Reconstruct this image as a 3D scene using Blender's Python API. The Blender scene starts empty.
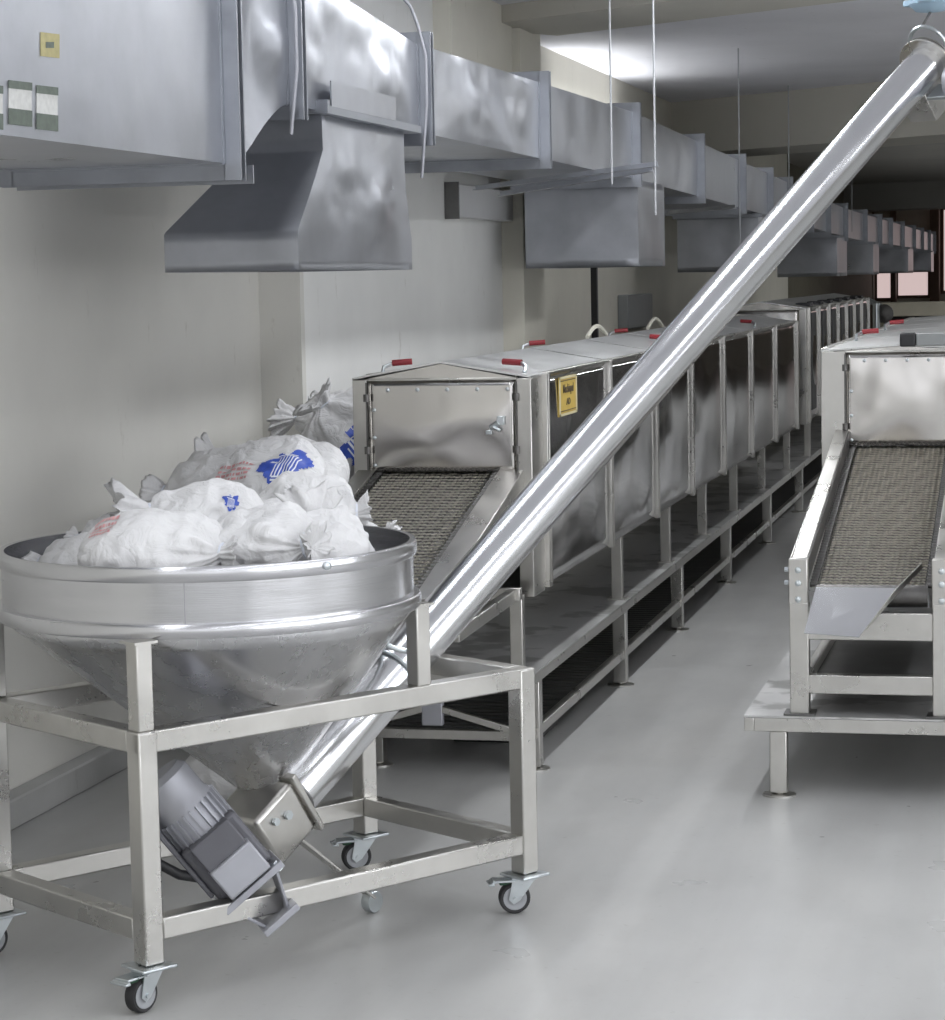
import bpy, bmesh, math, random
from mathutils import Vector, Matrix, noise
V = Vector
PI = math.pi
sc = bpy.context.scene
COL = sc.collection
random.seed(7)

# ------------------------------------------------------------------ camera
F, HZ, VPX, ROLL, H = 2400.0, 280.0, 1055.0, 0.02, 1.6
_p = math.atan((510 - HZ) / F)
_h = math.atan((VPX - 472.5) / F * math.cos(_p))
_f0 = V((-math.sin(_h), math.cos(_h), 0)); _r0 = V((math.cos(_h), math.sin(_h), 0)); _z = V((0, 0, 1))
FW = _f0 * math.cos(_p) - _z * math.sin(_p)
_up = _z * math.cos(_p) + _f0 * math.sin(_p)
CR = _r0 * math.cos(ROLL) - _up * math.sin(ROLL)
CU = _up * math.cos(ROLL) + _r0 * math.sin(ROLL)
CP = V((0, 0, H))
cam = bpy.data.cameras.new('camera'); co = bpy.data.objects.new('camera', cam); COL.objects.link(co)
m3 = Matrix((CR, CU, -FW)).transposed()
co.matrix_world = Matrix.Translation(CP) @ m3.to_4x4()
cam.sensor_fit = 'HORIZONTAL'; cam.sensor_width = 36; cam.lens = 36 * F / 945
cam.clip_end = 200
sc.camera = co


def ray(x, y): return FW + CR * ((x - 472.5) / F) - CU * ((y - 510) / F)
def atd(x, y, d): return CP + ray(x, y) * d
def atz(x, y, z): r = ray(x, y); return CP + r * ((z - H) / r.z)
def aty(x, y, Y): r = ray(x, y); return CP + r * (Y / r.y)
def atx(x, y, X): r = ray(x, y); return CP + r * (X / r.x)

# ------------------------------------------------------------------ materials
def new_mat(name):
    m = bpy.data.materials.new(name); m.use_nodes = True
    nt = m.node_tree; b = nt.nodes['Principled BSDF']
    return m, nt, b

def N(nt, t, **kw):
    n = nt.nodes.new(t)
    for k, v in kw.items():
        if k in n.inputs: n.inputs[k].default_value = v
        else: setattr(n, k, v)
    return n

def ramp(nt, fac, stops):
    r = nt.nodes.new('ShaderNodeValToRGB')
    e = r.color_ramp.elements
    while len(e) < len(stops): e.new(0.5)
    for i, (p, c) in enumerate(stops):
        e[i].position = p; e[i].color = (*c, 1) if len(c) == 3 else c
    nt.links.new(fac, r.inputs[0]); return r

def g(v): return (v, v, v)

def mat_metal(name, col, rough, rvar=0.08, cvar=0.08, stretch=(1, 1, 1), scale=6, wave=0.0, wscale=3, aniso=0.0, metallic=1.0, stain=None, brush=0.0):
    m, nt, b = new_mat(name)
    L = nt.links
    tc = N(nt, 'ShaderNodeTexCoord')
    mp = N(nt, 'ShaderNodeMapping'); mp.inputs['Scale'].default_value = stretch
    L.new(tc.outputs['Object'], mp.inputs[0])
    n1 = N(nt, 'ShaderNodeTexNoise', Scale=scale, Detail=5.0, Roughness=0.6); L.new(mp.outputs[0], n1.inputs['Vector'])
    c0 = tuple(c * (1 - cvar) for c in col); c1 = tuple(min(1, c * (1 + cvar)) for c in col)
    r = ramp(nt, n1.outputs[0], [(0.3, c0), (0.7, c1)])
    out = r.outputs[0]
    if stain:
        n3 = N(nt, 'ShaderNodeTexNoise', Scale=stain[0], Detail=4.0); L.new(tc.outputs['Object'], n3.inputs['Vector'])
        rs = ramp(nt, n3.outputs[0], [(stain[1], g(1)), (stain[1] + 0.06, stain[2])])
        mx = N(nt, 'ShaderNodeMix', data_type='RGBA', blend_type='MULTIPLY'); mx.inputs[0].default_value = 1
        L.new(out, mx.inputs[6]); L.new(rs.outputs[0], mx.inputs[7]); out = mx.outputs[2]
    L.new(out, b.inputs['Base Color'])
    rr = ramp(nt, n1.outputs[0], [(0.3, g(max(0.02, rough - rvar))), (0.7, g(rough + rvar))])
    L.new(rr.outputs[0], b.inputs['Roughness'])
    b.inputs['Metallic'].default_value = metallic
    prev = None
    if wave:
        n2 = N(nt, 'ShaderNodeTexNoise', Scale=wscale, Detail=1.5); L.new(tc.outputs['Object'], n2.inputs['Vector'])
        bp = N(nt, 'ShaderNodeBump', Strength=1.0, Distance=wave); L.new(n2.outputs[0], bp.inputs['Height'])
        prev = bp
    if brush:
        mp2 = N(nt, 'ShaderNodeMapping'); mp2.inputs['Scale'].default_value = (4, 4, 220)
        L.new(tc.outputs['Object'], mp2.inputs[0])
        n4 = N(nt, 'ShaderNodeTexNoise', Scale=2.0, Detail=2.0); L.new(mp2.outputs[0], n4.inputs['Vector'])
        bp2 = N(nt, 'ShaderNodeBump', Strength=0.25, Distance=brush); L.new(n4.outputs[0], bp2.inputs['Height'])
        if prev: L.new(prev.outputs[0], bp2.inputs['Normal'])
        prev = bp2
    if prev: L.new(prev.outputs[0], b.inputs['Normal'])
    if aniso: b.inputs['Anisotropic'].default_value = aniso
    return m

def mat_plain(name, col, rough=0.6, var=0.06, scale=8, metallic=0.0, bump=0.0, spec=0.5):
    m, nt, b = new_mat(name); L = nt.links
    tc = N(nt, 'ShaderNodeTexCoord')
    n1 = N(nt, 'ShaderNodeTexNoise', Scale=scale, Detail=5.0); L.new(tc.outputs['Object'], n1.inputs['Vector'])
    r = ramp(nt, n1.outputs[0], [(0.3, tuple(c * (1 - var) for c in col)), (0.7, tuple(min(1, c * (1 + var)) for c in col))])
    L.new(r.outputs[0], b.inputs['Base Color'])
    b.inputs['Roughness'].default_value = rough; b.inputs['Metallic'].default_value = metallic
    b.inputs['Specular IOR Level'].default_value = spec
    if bump:
        bp = N(nt, 'ShaderNodeBump', Strength=0.6, Distance=bump); L.new(n1.outputs[0], bp.inputs['Height']); L.new(bp.outputs[0], b.inputs['Normal'])
    return m

def mat_emit(name, col, s):
    m, nt, b = new_mat(name)
    b.inputs['Base Color'].default_value = (*col, 1); b.inputs['Emission Color'].default_value = (*col, 1)
    b.inputs['Emission Strength'].default_value = s
    return m

M = {}
M['steel'] = mat_metal('satin_stainless', (.58, .568, .54), .31, .07, .07, (1, 1, 1), 7)
M['hopper'] = mat_metal('rolled_stainless', (.60, .60, .61), .27, .05, .06, (3, 3, .4), 5, wave=.0006, wscale=4)
M['rim'] = mat_metal('rim_stainless', (.60, .60, .615), .24, .04, .05, (1, 1, 8), 4, brush=.0004)
M['polish'] = mat_metal('polished_tube', (.78, .785, .80), .21, .03, .03, (1, 1, 1), 3, wave=.0008, wscale=6)
M['mirror'] = mat_metal('mirror_panel', (.60, .595, .60), .085, .03, .06, (1, 1, 1), 3, wave=.006, wscale=2.2)
M['frontpanel'] = mat_metal('front_panel_stainless', (.60, .58, .56), .17, .04, .06, (1, 1, 1), 4, wave=.012, wscale=3.0)
M['galv'] = mat_metal('galvanised_sheet', (.42, .433, .468), .33, .06, .13, (1, 1, 1), 3.5, wave=.006, wscale=4, metallic=.82)
M['galvdark'] = mat_metal('galvanised_angle', (.36, .375, .41), .42, .08, .10, (1, 1, 1), 9, metallic=.85)
M['cladding'] = mat_metal('roof_sheet', (.72, .72, .71), .36, .06, .05, (1, 1, 1), 5)
M['belt'] = mat_metal('belt_wire', (.74, .715, .665), .34, .06, .15, (1, 1, 1), 40)
M['beltdark'] = mat_metal('belt_rod', (.20, .195, .19), .45, .06, .15, (1, 1, 1), 30)
M['chain'] = mat_metal('chain_steel', (.16, .155, .15), .45, .06, .15, (1, 1, 1), 30)
M['darktray'] = mat_metal('dark_tray', (.17, .168, .165), .42, .08, .2, (1, 1, 1), 8)
M['zinc'] = mat_metal('zinc_plate', (.62, .66, .68), .32, .06, .06, (1, 1, 1), 14)
M['castalu'] = mat_plain('grey_motor_paint', (.40, .405, .44), .42, .06, 12, .35)
M['castdark'] = mat_plain('dark_motor_casting', (.13, .13, .145), .5, .1, 12, .3)
M['rubber'] = mat_plain('caster_rubber', (.035, .034, .036), .7, .2, 20)
M['greyrim'] = mat_plain('caster_rim_plastic', (.36, .37, .39), .5, .05, 10)
M['green'] = mat_plain('green_pedal', (.03, .09, .05), .5, .1)
M['red'] = mat_plain('red_grip', (.22, .016, .022), .45, .1)
M['black'] = mat_plain('black_plastic', (.02, .02, .022), .5, .1)
M['greybar'] = mat_plain('grey_bar', (.25, .26, .26), .45, .05)
M['white'] = mat_plain('white_enamel', (.74, .74, .74), .4, .02)
M['cable'] = mat_plain('cable_sheath', (.62, .60, .52), .55, .05)
M['conduit'] = mat_plain('grey_conduit', (.42, .43, .45), .5, .05)
M['yellow'] = mat_plain('yellow_plate', (.62, .44, .10), .45, .06, 30)
M['yellowedge'] = mat_plain('pale_yellow_edge', (.74, .66, .42), .45, .05, 30)
M['ink'] = mat_plain('dark_print', (.10, .07, .03), .6, .1)
M['blueprint'] = mat_plain('blue_print', (.035, .085, .46), .55, .18, 25)
M['redprint'] = mat_plain('red_print', (.66, .34, .34), .7, .2, 60)
M['lettering'] = mat_plain('white_lettering', (.74, .77, .84), .7, .05, 30)
M['bluefan'] = mat_plain('pale_blue_plastic', (.36, .50, .62), .5, .05)
M['brown'] = mat_plain('brown_column', (.16, .105, .075), .6, .12)
M['olive'] = mat_plain('olive_column', (.22, .205, .155), .7, .08)
M['cream'] = mat_plain('cream_cabinet', (.60, .56, .46), .6, .05)
M['stk'] = mat_plain('reflection_green', (.10, .125, .10), .5, .2, 60)
M['reflw'] = mat_plain('reflection_white', (.60, .60, .58), .5, .1, 60)
M['refly'] = mat_plain('reflection_yellow', (.42, .37, .17), .5, .1, 60)

def mat_sack():
    m, nt, b = new_mat('woven_sack'); L = nt.links
    tc = N(nt, 'ShaderNodeTexCoord')
    n1 = N(nt, 'ShaderNodeTexNoise', Scale=7.0, Detail=4.0); L.new(tc.outputs['Object'], n1.inputs['Vector'])
    r = ramp(nt, n1.outputs[0], [(0.3, (.68, .675, .68)), (0.7, (.74, .735, .735))]); L.new(r.outputs[0], b.inputs['Base Color'])
    b.inputs['Roughness'].default_value = .6; b.inputs['Specular IOR Level'].default_value = .3
    n2 = N(nt, 'ShaderNodeTexNoise', Scale=15.0, Detail=4.0, Distortion=1.6); L.new(tc.outputs['Object'], n2.inputs['Vector'])
    bp = N(nt, 'ShaderNodeBump', Strength=.8, Distance=.014); L.new(n2.outputs[0], bp.inputs['Height'])
    L.new(bp.outputs[0], b.inputs['Normal'])
    return m
M['sack'] = mat_sack()

def mat_floor():
    m, nt, b = new_mat('epoxy_floor'); L = nt.links
    tc = N(nt, 'ShaderNodeTexCoord')
    mp = N(nt, 'ShaderNodeMapping'); mp.inputs['Scale'].default_value = (1, .35, 1); L.new(tc.outputs['Object'], mp.inputs[0])
    n1 = N(nt, 'ShaderNodeTexNoise', Scale=1.3, Detail=6.0, Roughness=.62); L.new(mp.outputs[0], n1.inputs['Vector'])
    r = ramp(nt, n1.outputs[0], [(0.28, (.40, .40, .393)), (0.5, (.465, .465, .456)), (0.70, (.525, .52, .505))])
    # worn trowel streaks running with the aisle
    mp2 = N(nt, 'ShaderNodeMapping'); mp2.inputs['Scale'].default_value = (3.2, .22, 1); L.new(tc.outputs['Object'], mp2.inputs[0])
    n2 = N(nt, 'ShaderNodeTexNoise', Scale=2.0, Detail=3.0); L.new(mp2.outputs[0], n2.inputs['Vector'])
    r2 = ramp(nt, n2.outputs[0], [(0.3, (.93, .925, .92)), (0.55, (1.0, 1.0, 1.0)), (0.75, (1.06, 1.06, 1.06))])
    mx = N(nt, 'ShaderNodeMix', data_type='RGBA', blend_type='MULTIPLY'); mx.inputs[0].default_value = .9
    L.new(r.outputs[0], mx.inputs[6]); L.new(r2.outputs[0], mx.inputs[7])
    n4 = N(nt, 'ShaderNodeTexNoise', Scale=38.0, Detail=2.0); L.new(tc.outputs['Object'], n4.inputs['Vector'])
    r4 = ramp(nt, n4.outputs[0], [(0.22, (.80, .79, .77)), (0.34, (1, 1, 1))])
    mx2 = N(nt, 'ShaderNodeMix', data_type='RGBA', blend_type='MULTIPLY'); mx2.inputs[0].default_value = .6
    L.new(mx.outputs[2], mx2.inputs[6]); L.new(r4.outputs[0], mx2.inputs[7])
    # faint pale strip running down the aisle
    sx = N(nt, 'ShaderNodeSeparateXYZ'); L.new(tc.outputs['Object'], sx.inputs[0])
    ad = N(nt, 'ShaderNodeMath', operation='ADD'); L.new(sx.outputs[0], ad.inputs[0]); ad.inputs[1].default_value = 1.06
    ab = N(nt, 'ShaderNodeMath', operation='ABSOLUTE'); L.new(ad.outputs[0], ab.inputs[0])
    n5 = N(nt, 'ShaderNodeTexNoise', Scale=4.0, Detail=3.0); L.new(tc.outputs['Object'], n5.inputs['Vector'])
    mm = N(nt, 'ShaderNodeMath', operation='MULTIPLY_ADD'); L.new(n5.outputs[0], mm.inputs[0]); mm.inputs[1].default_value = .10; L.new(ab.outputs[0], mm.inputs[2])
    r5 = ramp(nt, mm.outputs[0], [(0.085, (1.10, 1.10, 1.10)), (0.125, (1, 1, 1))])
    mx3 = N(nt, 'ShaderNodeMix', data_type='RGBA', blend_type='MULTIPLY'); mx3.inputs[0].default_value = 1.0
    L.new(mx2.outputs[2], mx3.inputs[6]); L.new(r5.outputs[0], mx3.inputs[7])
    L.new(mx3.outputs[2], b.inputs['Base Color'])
    n3 = N(nt, 'ShaderNodeTexNoise', Scale=3.0, Detail=4.0); L.new(tc.outputs['Object'], n3.inputs['Vector'])
    r3 = ramp(nt, n3.outputs[0], [(0.3, g(.27)), (0.7, g(.36))]); L.new(r3.outputs[0], b.inputs['Roughness'])
    b.inputs['Specular IOR Level'].default_value = .45
    bp = N(nt, 'ShaderNodeBump', Strength=.12, Distance=.002); L.new(n1.outputs[0], bp.inputs['Height']); L.new(bp.outputs[0], b.inputs['Normal'])
    return m
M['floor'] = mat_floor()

def mat_wall(name, col, sc_=1.2):
    m, nt, b = new_mat(name); L = nt.links
    tc = N(nt, 'ShaderNodeTexCoord')
    n1 = N(nt, 'ShaderNodeTexNoise', Scale=sc_, Detail=5.0, Roughness=.55); L.new(tc.outputs['Object'], n1.inputs['Vector'])
    r = ramp(nt, n1.outputs[0], [(0.3, tuple(c * .93 for c in col)), (0.7, tuple(c * 1.05 for c in col))])
    mp = N(nt, 'ShaderNodeMapping'); mp.inputs['Scale'].default_value = (5, 5, 1.6); L.new(tc.outputs['Object'], mp.inputs[0])
    n2 = N(nt, 'ShaderNodeTexNoise', Scale=2.4, Detail=6.0, Roughness=.7); L.new(mp.outputs[0], n2.inputs['Vector'])
    r2 = ramp(nt, n2.outputs[0], [(0.29, (.72, .70, .67)), (0.36, (1, 1, 1))])
    mx = N(nt, 'ShaderNodeMix', data_type='RGBA', blend_type='MULTIPLY'); mx.inputs[0].default_value = .55
    L.new(r.outputs[0], mx.inputs[6]); L.new(r2.outputs[0], mx.inputs[7])
    L.new(mx.outputs[2], b.inputs['Base Color']); b.inputs['Roughness'].default_value = .75
    b.inputs['Specular IOR Level'].default_value = .25
    bp = N(nt, 'ShaderNodeBump', Strength=.3, Distance=.004); L.new(n2.outputs[0], bp.inputs['Height']); L.new(bp.outputs[0], b.inputs['Normal'])
    return m
M['wall'] = mat_wall('greige_wall_paint', (.70, .688, .645))
M['wallB'] = mat_wall('pale_wall_paint', (.82, .82, .80))
M['wallC'] = mat_wall('cream_wall_paint', (.74, .715, .63))
M['curb'] = mat_wall('skirting_cement', (.42, .42, .41), 3)
M['ceiling'] = mat_wall('ceiling_paint', (.82, .82, .86), .8)
M['ceilunlit'] = mat_wall('unlit_far_ceiling', (.50, .49, .46), .8)  # shade of the unlit far bay put into this darker colour
M['beam'] = mat_wall('beam_paint', (.62, .60, .54), .8)
M['lamp'] = mat_emit('lamp_diffuser', (.93, .96, 1.0), 2.5)
M['winlight'] = mat_emit('window_daylight', (1.0, .80, .78), .62)
M['daylight'] = mat_emit('side_fill_glow', (.95, .97, 1.0), 6.0)
M['unseen_glow'] = mat_emit('unseen_window_glow', (.95, .96, .98), .75)

# ------------------------------------------------------------------ builders
LOC = {}
def tag(o, label=None, cat=None, group=None, kind=None):
    if label: o['label'] = label
    if cat: o['category'] = cat
    if group: o['group'] = group
    if kind: o['kind'] = kind
    return o

def thing(name, loc, label, cat, group=None):
    o = bpy.data.objects.new(name, None); COL.objects.link(o); o.empty_display_size = .1
    o.location = loc; LOC[o.name] = V(loc)
    return tag(o, label, cat, group)

class MB:
    def __init__(s): s.bm = bmesh.new()
    def face(s, pts):
        return s.bm.faces.new([s.bm.verts.new(p) for p in pts])
    def hexa(s, P):   # 8 points: bottom 4 ccw, top 4 ccw
        v = [s.bm.verts.new(p) for p in P]
        for f in ((3, 2, 1, 0), (4, 5, 6, 7), (0, 1, 5, 4), (1, 2, 6, 5), (2, 3, 7, 6), (3, 0, 4, 7)):
            s.bm.faces.new([v[i] for i in f])
        return s
    def box(s, a, b):
        x0, x1 = sorted((a[0], b[0])); y0, y1 = sorted((a[1], b[1])); z0, z1 = sorted((a[2], b[2]))
        return s.hexa([(x0, y0, z0), (x1, y0, z0), (x1, y1, z0), (x0, y1, z0), (x0, y0, z1), (x1, y0, z1), (x1, y1, z1), (x0, y1, z1)])
    def obox(s, c, X, Y, Z):   # centre and three half vectors
        c, X, Y, Z = V(c), V(X), V(Y), V(Z)
        return s.hexa([c - X - Y - Z, c + X - Y - Z, c + X + Y - Z, c - X + Y - Z, c - X - Y + Z, c + X - Y + Z, c + X + Y + Z, c - X + Y + Z])
    def bar(s, p0, p1, w, h, up=(0, 0, 1)):
        p0, p1 = V(p0), V(p1); d = (p1 - p0); L = d.length; d.normalize()
        side = d.cross(V(up)).normalized(); u = side.cross(d).normalized()
        return s.obox((p0 + p1) / 2, d * L / 2, side * w / 2, u * h / 2)
    def prism(s, pts, d):      # polygon (list of 3D points) swept along d
        d = V(d); A = [s.bm.verts.new(V(p)) for p in pts]; B = [s.bm.verts.new(V(p) + d) for p in pts]
        n = len(pts)
        s.bm.faces.new(A); s.bm.faces.new(B[::-1])
        for i in range(n): s.bm.faces.new([A[i], B[i], B[(i + 1) % n], A[(i + 1) % n]][::-1])
        return s
    def rings(s, rings, close=True, cap0=False, cap1=False):
        R = [[s.bm.verts.new(p) for p in r] for r in rings]
        n = len(R[0])
        for a, b in zip(R, R[1:]):
            for i in range(n if close else n - 1):
                j = (i + 1) % n
                s.bm.faces.new([a[i], a[j], b[j], b[i]])
        if cap0: s.bm.faces.new(R[0][::-1])
        if cap1: s.bm.faces.new(R[-1])
        return s
    def lathe(s, prof, origin, axis=(0, 0, 1), n=48, caps=(True, True)):
        o = V(origin); a = V(axis).normalized()
        x = a.cross(V((0, 0, 1)) if abs(a.z) < .9 else V((1, 0, 0))).normalized(); y = a.cross(x)
        rs = [[o + a * t + (x * math.cos(2 * PI * i / n) + y * math.sin(2 * PI * i / n)) * r for i in range(n)] for r, t in prof]
        return s.rings(rs, True, *caps)
    def cyl(s, p0, p1, r, n=20, r1=None):
        p0, p1 = V(p0), V(p1); d = p1 - p0
        return s.lathe([(r, 0), (r if r1 is None else r1, d.length)], p0, d, n)
    def tube(s, pts, r, n=8):
        pts = [V(p) for p in pts]; rs = []; prev = None
        for i, p in enumerate(pts):
            d = (pts[min(i + 1, len(pts) - 1)] - pts[max(i - 1, 0)]).normalized()
            if prev is None: x = d.cross(V((0, 0, 1)) if abs(d.z) < .9 else V((1, 0, 0))).normalized()
            else: x = (prev - d * prev.dot(d)).normalized()
            prev = x; y = d.cross(x)
            rs.append([p + (x * math.cos(2 * PI * k / n) + y * math.sin(2 * PI * k / n)) * r for k in range(n)])
        return s.rings(rs, True, True, True)
    def grid(s, f, nu, nv, keep=None):
        vs = {}
        def gv(i, j):
            if (i, j) not in vs: vs[i, j] = s.bm.verts.new(f(i / nu, j / nv))
            return vs[i, j]
        for i in range(nu):
            for j in range(nv):
                if keep is None or keep((i + .5) / nu, (j + .5) / nv):
                    s.bm.faces.new([gv(i, j), gv(i + 1, j), gv(i + 1, j + 1), gv(i, j + 1)])
        return s
    def build(s, name, mat, parent=None, bevel=0.0, smooth=40, origin=None, solid=0.0, normals=True):
        if normals: bmesh.ops.recalc_face_normals(s.bm, faces=s.bm.faces)
        o0 = LOC[parent.name] if parent is not None else (V(origin) if origin is not None else V((0, 0, 0)))
        bmesh.ops.translate(s.bm, verts=s.bm.verts, vec=-o0)
        me = bpy.data.meshes.new(name); s.bm.to_mesh(me); s.bm.free()
        if smooth:
            me.polygons.foreach_set('use_smooth', [True] * len(me.polygons))
            me.set_sharp_from_angle(angle=math.radians(smooth))
        me.materials.append(M[mat] if isinstance(mat, str) else mat)
        o = bpy.data.objects.new(name, me); COL.objects.link(o)
        LOC[o.name] = o0
        if parent is not None: o.parent = parent
        else: o.location = o0
        if solid:
            md = o.modifiers.new('thick', 'SOLIDIFY'); md.thickness = solid; md.offset = 0
        if bevel:
            md = o.modifiers.new('edge', 'BEVEL'); md.width = bevel; md.segments = 2; md.limit_method = 'ANGLE'; md.angle_limit = math.radians(40)
        return o

def struct(o): o['kind'] = 'structure'; return o
def smooth01(a, b, x):
    t = max(0, min(1, (x - a) / (b - a))); return t * t * (3 - 2 * t)

# ------------------------------------------------------------------ the room
XR, YB, YE, ZC = 4.6, -3.0, 47.0, 3.03
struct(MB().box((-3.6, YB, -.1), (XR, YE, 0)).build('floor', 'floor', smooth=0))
struct(MB().box((-3.6, YB, ZC), (XR, 20.0, ZC + .15)).build('ceiling', 'ceiling', smooth=0))
struct(MB().box((-3.6, 20.0, ZC), (XR, YE, ZC + .15)).build('ceiling_far', 'ceilunlit', smooth=0))
struct(MB().box((-3.3, YB, 0), (-3.06, 9.15, ZC)).build('wall_left', 'wall', smooth=0))
struct(MB().box((-3.3, 9.15, 0), (-2.89, 12.76, ZC)).build('wall_left_recess', 'wallB', smooth=0))
struct(MB().box((-3.3, 9.12, 0), (-2.888, 9.17, ZC)).build('trim_8', 'wall', smooth=0))
struct(MB().box((-3.3, 12.76, 0), (-2.77, 13.3, ZC)).build('wall_left_pilaster', 'wallC', smooth=0))
struct(MB().box((-3.3, 13.3, 0), (-3.06, 29.0, ZC)).build('wall_left_rear', 'wallC', smooth=0))
struct(MB().box((-3.6, 29.0, 0), (-3.30, YE, ZC)).build('wall_left_far', 'olive', smooth=0))
struct(MB().box((XR, YB, 0), (XR + .2, YE, ZC)).build('wall_right', 'wallB', smooth=0))
struct(MB().box((-3.6, YB - .2, 0), (XR, YB, ZC)).build('wall_back', 'wallB', smooth=0))
struct(MB().box((-3.6, YE, 0), (XR, YE + .2, ZC)).build('wall_far', 'wallC', smooth=0))
struct(MB().box((-3.06, YB, 0), (-2.99, 9.15, .09)).build('baseboard_left', 'curb', bevel=.006))
# skewed downstand beams
def beam(name, x0, y0, x1, y1, z0, depth, mat):
    d = V((y0 - y1, x1 - x0, 0)); d = V((-(y1 - y0), (x1 - x0), 0)).normalized() * depth
    pts = [(x0, y0), (x1, y1), (x1 + d.x, y1 + d.y), (x0 + d.x, y0 + d.y)]
    struct(MB().hexa([(p[0], p[1], z0) for p in pts] + [(p[0], p[1], ZC) for p in pts]).build(name, mat, smooth=0))
beam('trim_1', -3.06, 12.62, XR, 12.62 - .62 * 7.66, 2.94, .75, 'beam')
beam('trim_2', -3.06, 19.95, XR, 19.95 - .76 * 7.66, 2.60, .9, 'beam')
beam('trim_3', -3.3, 40.0, XR, 36.0, 2.60, .9, 'ceilunlit')

# windows and columns on the far wall
def window(i, x0, x1, z0, z1):
    f = MB()
    for a, b in (((x0 - .06, z0 - .06), (x1 + .06, z0)), ((x0 - .06, z1), (x1 + .06, z1 + .06)), ((x0 - .06, z0), (x0, z1)), ((x1, z0), (x1 + .06, z1))):
        f.box((a[0], YE - .08, a[1]), (b[0], YE, b[1]))
    o = struct(f.build('window_%d' % i, 'brown', origin=((x0 + x1) / 2, YE, z0)))
    MB().box((x0, YE - .03, z0), (x1, YE - .01, z1)).build('window_pane', 'winlight', o, smooth=0)
window(1, -3.24, -2.98, 1.10, 2.3)
window(2, -2.84, -2.28, 1.14, 2.3)
window(3, -1.98, -1.2, 1.22, 2.75)
window(4, -1.0, 1.2, 1.22, 2.75)
for i, (xa, xb, mt) in enumerate(((-3.40, -3.28, 'olive'), (-2.96, -2.86, 'brown'), (-2.22, -2.05, 'brown'))):
    struct(MB().box((xa, YE - .5, 0), (xb, YE - .2, ZC)).build('trim_%d' % (4 + i), mt, smooth=0))

# ------------------------------------------------------------------ ceiling lamps (the hall's own light and added fill strips)
def area(name, loc, rot, sx, sy, power, col, par):
    l = bpy.data.lights.new(name, 'AREA'); l.shape = 'RECTANGLE'; l.size = sx; l.size_y = sy; l.energy = power; l.color = col
    o = bpy.data.objects.new(name, l); COL.objects.link(o)
    o.parent = par; o.location = V(loc) - LOC[par.name]; o.rotation_euler = rot
    return o
COOL = (.95, .97, 1.0)
def lamp(x, y, label, ln=1.2, power=12.0):
    t = thing('ceiling_light', (x, y, ZC), label, 'light', 'strip lights along the ceiling')
    w, l = .07, ln / 2
    MB().box((x - w - .03, y - l - .03, ZC - .05), (x + w + .03, y + l + .03, ZC)).build('housing', 'white', t, bevel=.008)
    MB().box((x - w, y - l, ZC - .075), (x + w, y + l, ZC - .05)).build('diffuser', 'lamp', t)
    area('lamp_tube', (x, y, ZC - .08), (0, 0, 0), w * 2, ln, power, COOL, t)
for x in (-2.0, .5, 3.0):
    lamp(x, 2.6, 'long white ceiling strip light over the hall in front of the machines', 10.0, 45)
lamp(-1.25, 9.9, 'white ceiling strip light above the aisle, ending at the first ceiling beam', 4.6, 62)
lamp(1.0, 13.2, 'added long white ceiling strip light, out of view over the far side of the aisle, beyond the satin machine', 10.0, 125)  # unseen strip added to brighten the aisle floor
lamp(1.8, 28.5, 'added long white ceiling strip light, out of view in the far bay of the hall', 11.0, 130)  # unseen strip added to lift the dark far bay
wl_ = thing('wall_light', (-3.06, 16.0, 2.5), 'white strip light fixed to the wall above the air duct', 'light')
MB().box((-3.055, 14.9, 2.47), (-3.0, 17.3, 2.56)).build('housing', 'white', wl_, bevel=.006)
MB().box((-3.05, 14.9, 2.56), (-3.0, 17.3, 2.59)).build('diffuser', 'lamp', wl_)
area('lamp_tube', (-3.02, 16.1, 2.60), (PI, 0, 0), .06, 2.4, 11, COOL, wl_)
# daylight windows in the wall behind the camera
for n_, (x0, x1) in enumerate(((-2.9, -1.0), (-.6, 1.3), (1.7, 3.6))):
    f = MB()
    for a, b in (((x0 - .06, .84), (x1 + .06, .90)), ((x0 - .06, 2.60), (x1 + .06, 2.66)), ((x0 - .06, .90), (x0, 2.60)), ((x1, .90), (x1 + .06, 2.60)), (((x0 + x1) / 2 - .02, .9), ((x0 + x1) / 2 + .02, 2.6))):
        f.box((a[0], YB, a[1]), (b[0], YB + .07, b[1]))
    o = struct(f.build('window_%d' % (5 + n_), 'white', origin=(x0, YB, .9)))
    MB().box((x0, YB + .01, .90), (x1, YB + .03, 2.60)).build('window_pane', 'unseen_glow', o, smooth=0)
for n_, (y0, y1) in enumerate(((-1.6, .6), (1.4, 3.6), (4.4, 6.6))):  # unseen side windows added to brighten the left wall, sacks and floor
    f = MB()
    for a, b in (((y0 - .06, .74), (y1 + .06, .80)), ((y0 - .06, 2.60), (y1 + .06, 2.66)), ((y0 - .06, .80), (y0, 2.60)), ((y1, .80), (y1 + .06, 2.60)), (((y0 + y1) / 2 - .02, .8), ((y0 + y1) / 2 + .02, 2.6))):
        f.box((XR - .07, a[0], a[1]), (XR, b[0], b[1]))
    o = struct(f.build('window_%d' % (8 + n_), 'white', origin=(XR, y0, .8)))
    MB().box((XR - .03, y0, .80), (XR - .01, y1, 2.60)).build('window_pane', 'unseen_glow', o, smooth=0)
    area('daylight', (XR - .08, (y0 + y1) / 2, 1.7), (0, PI / 2, 0), 1.8, 2.2, 44, COOL, o)
struct(MB().box((-2.89, 11.35, 2.25), (-2.80, 12.70, ZC)).build('trim_7', 'wallC', smooth=0))

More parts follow.
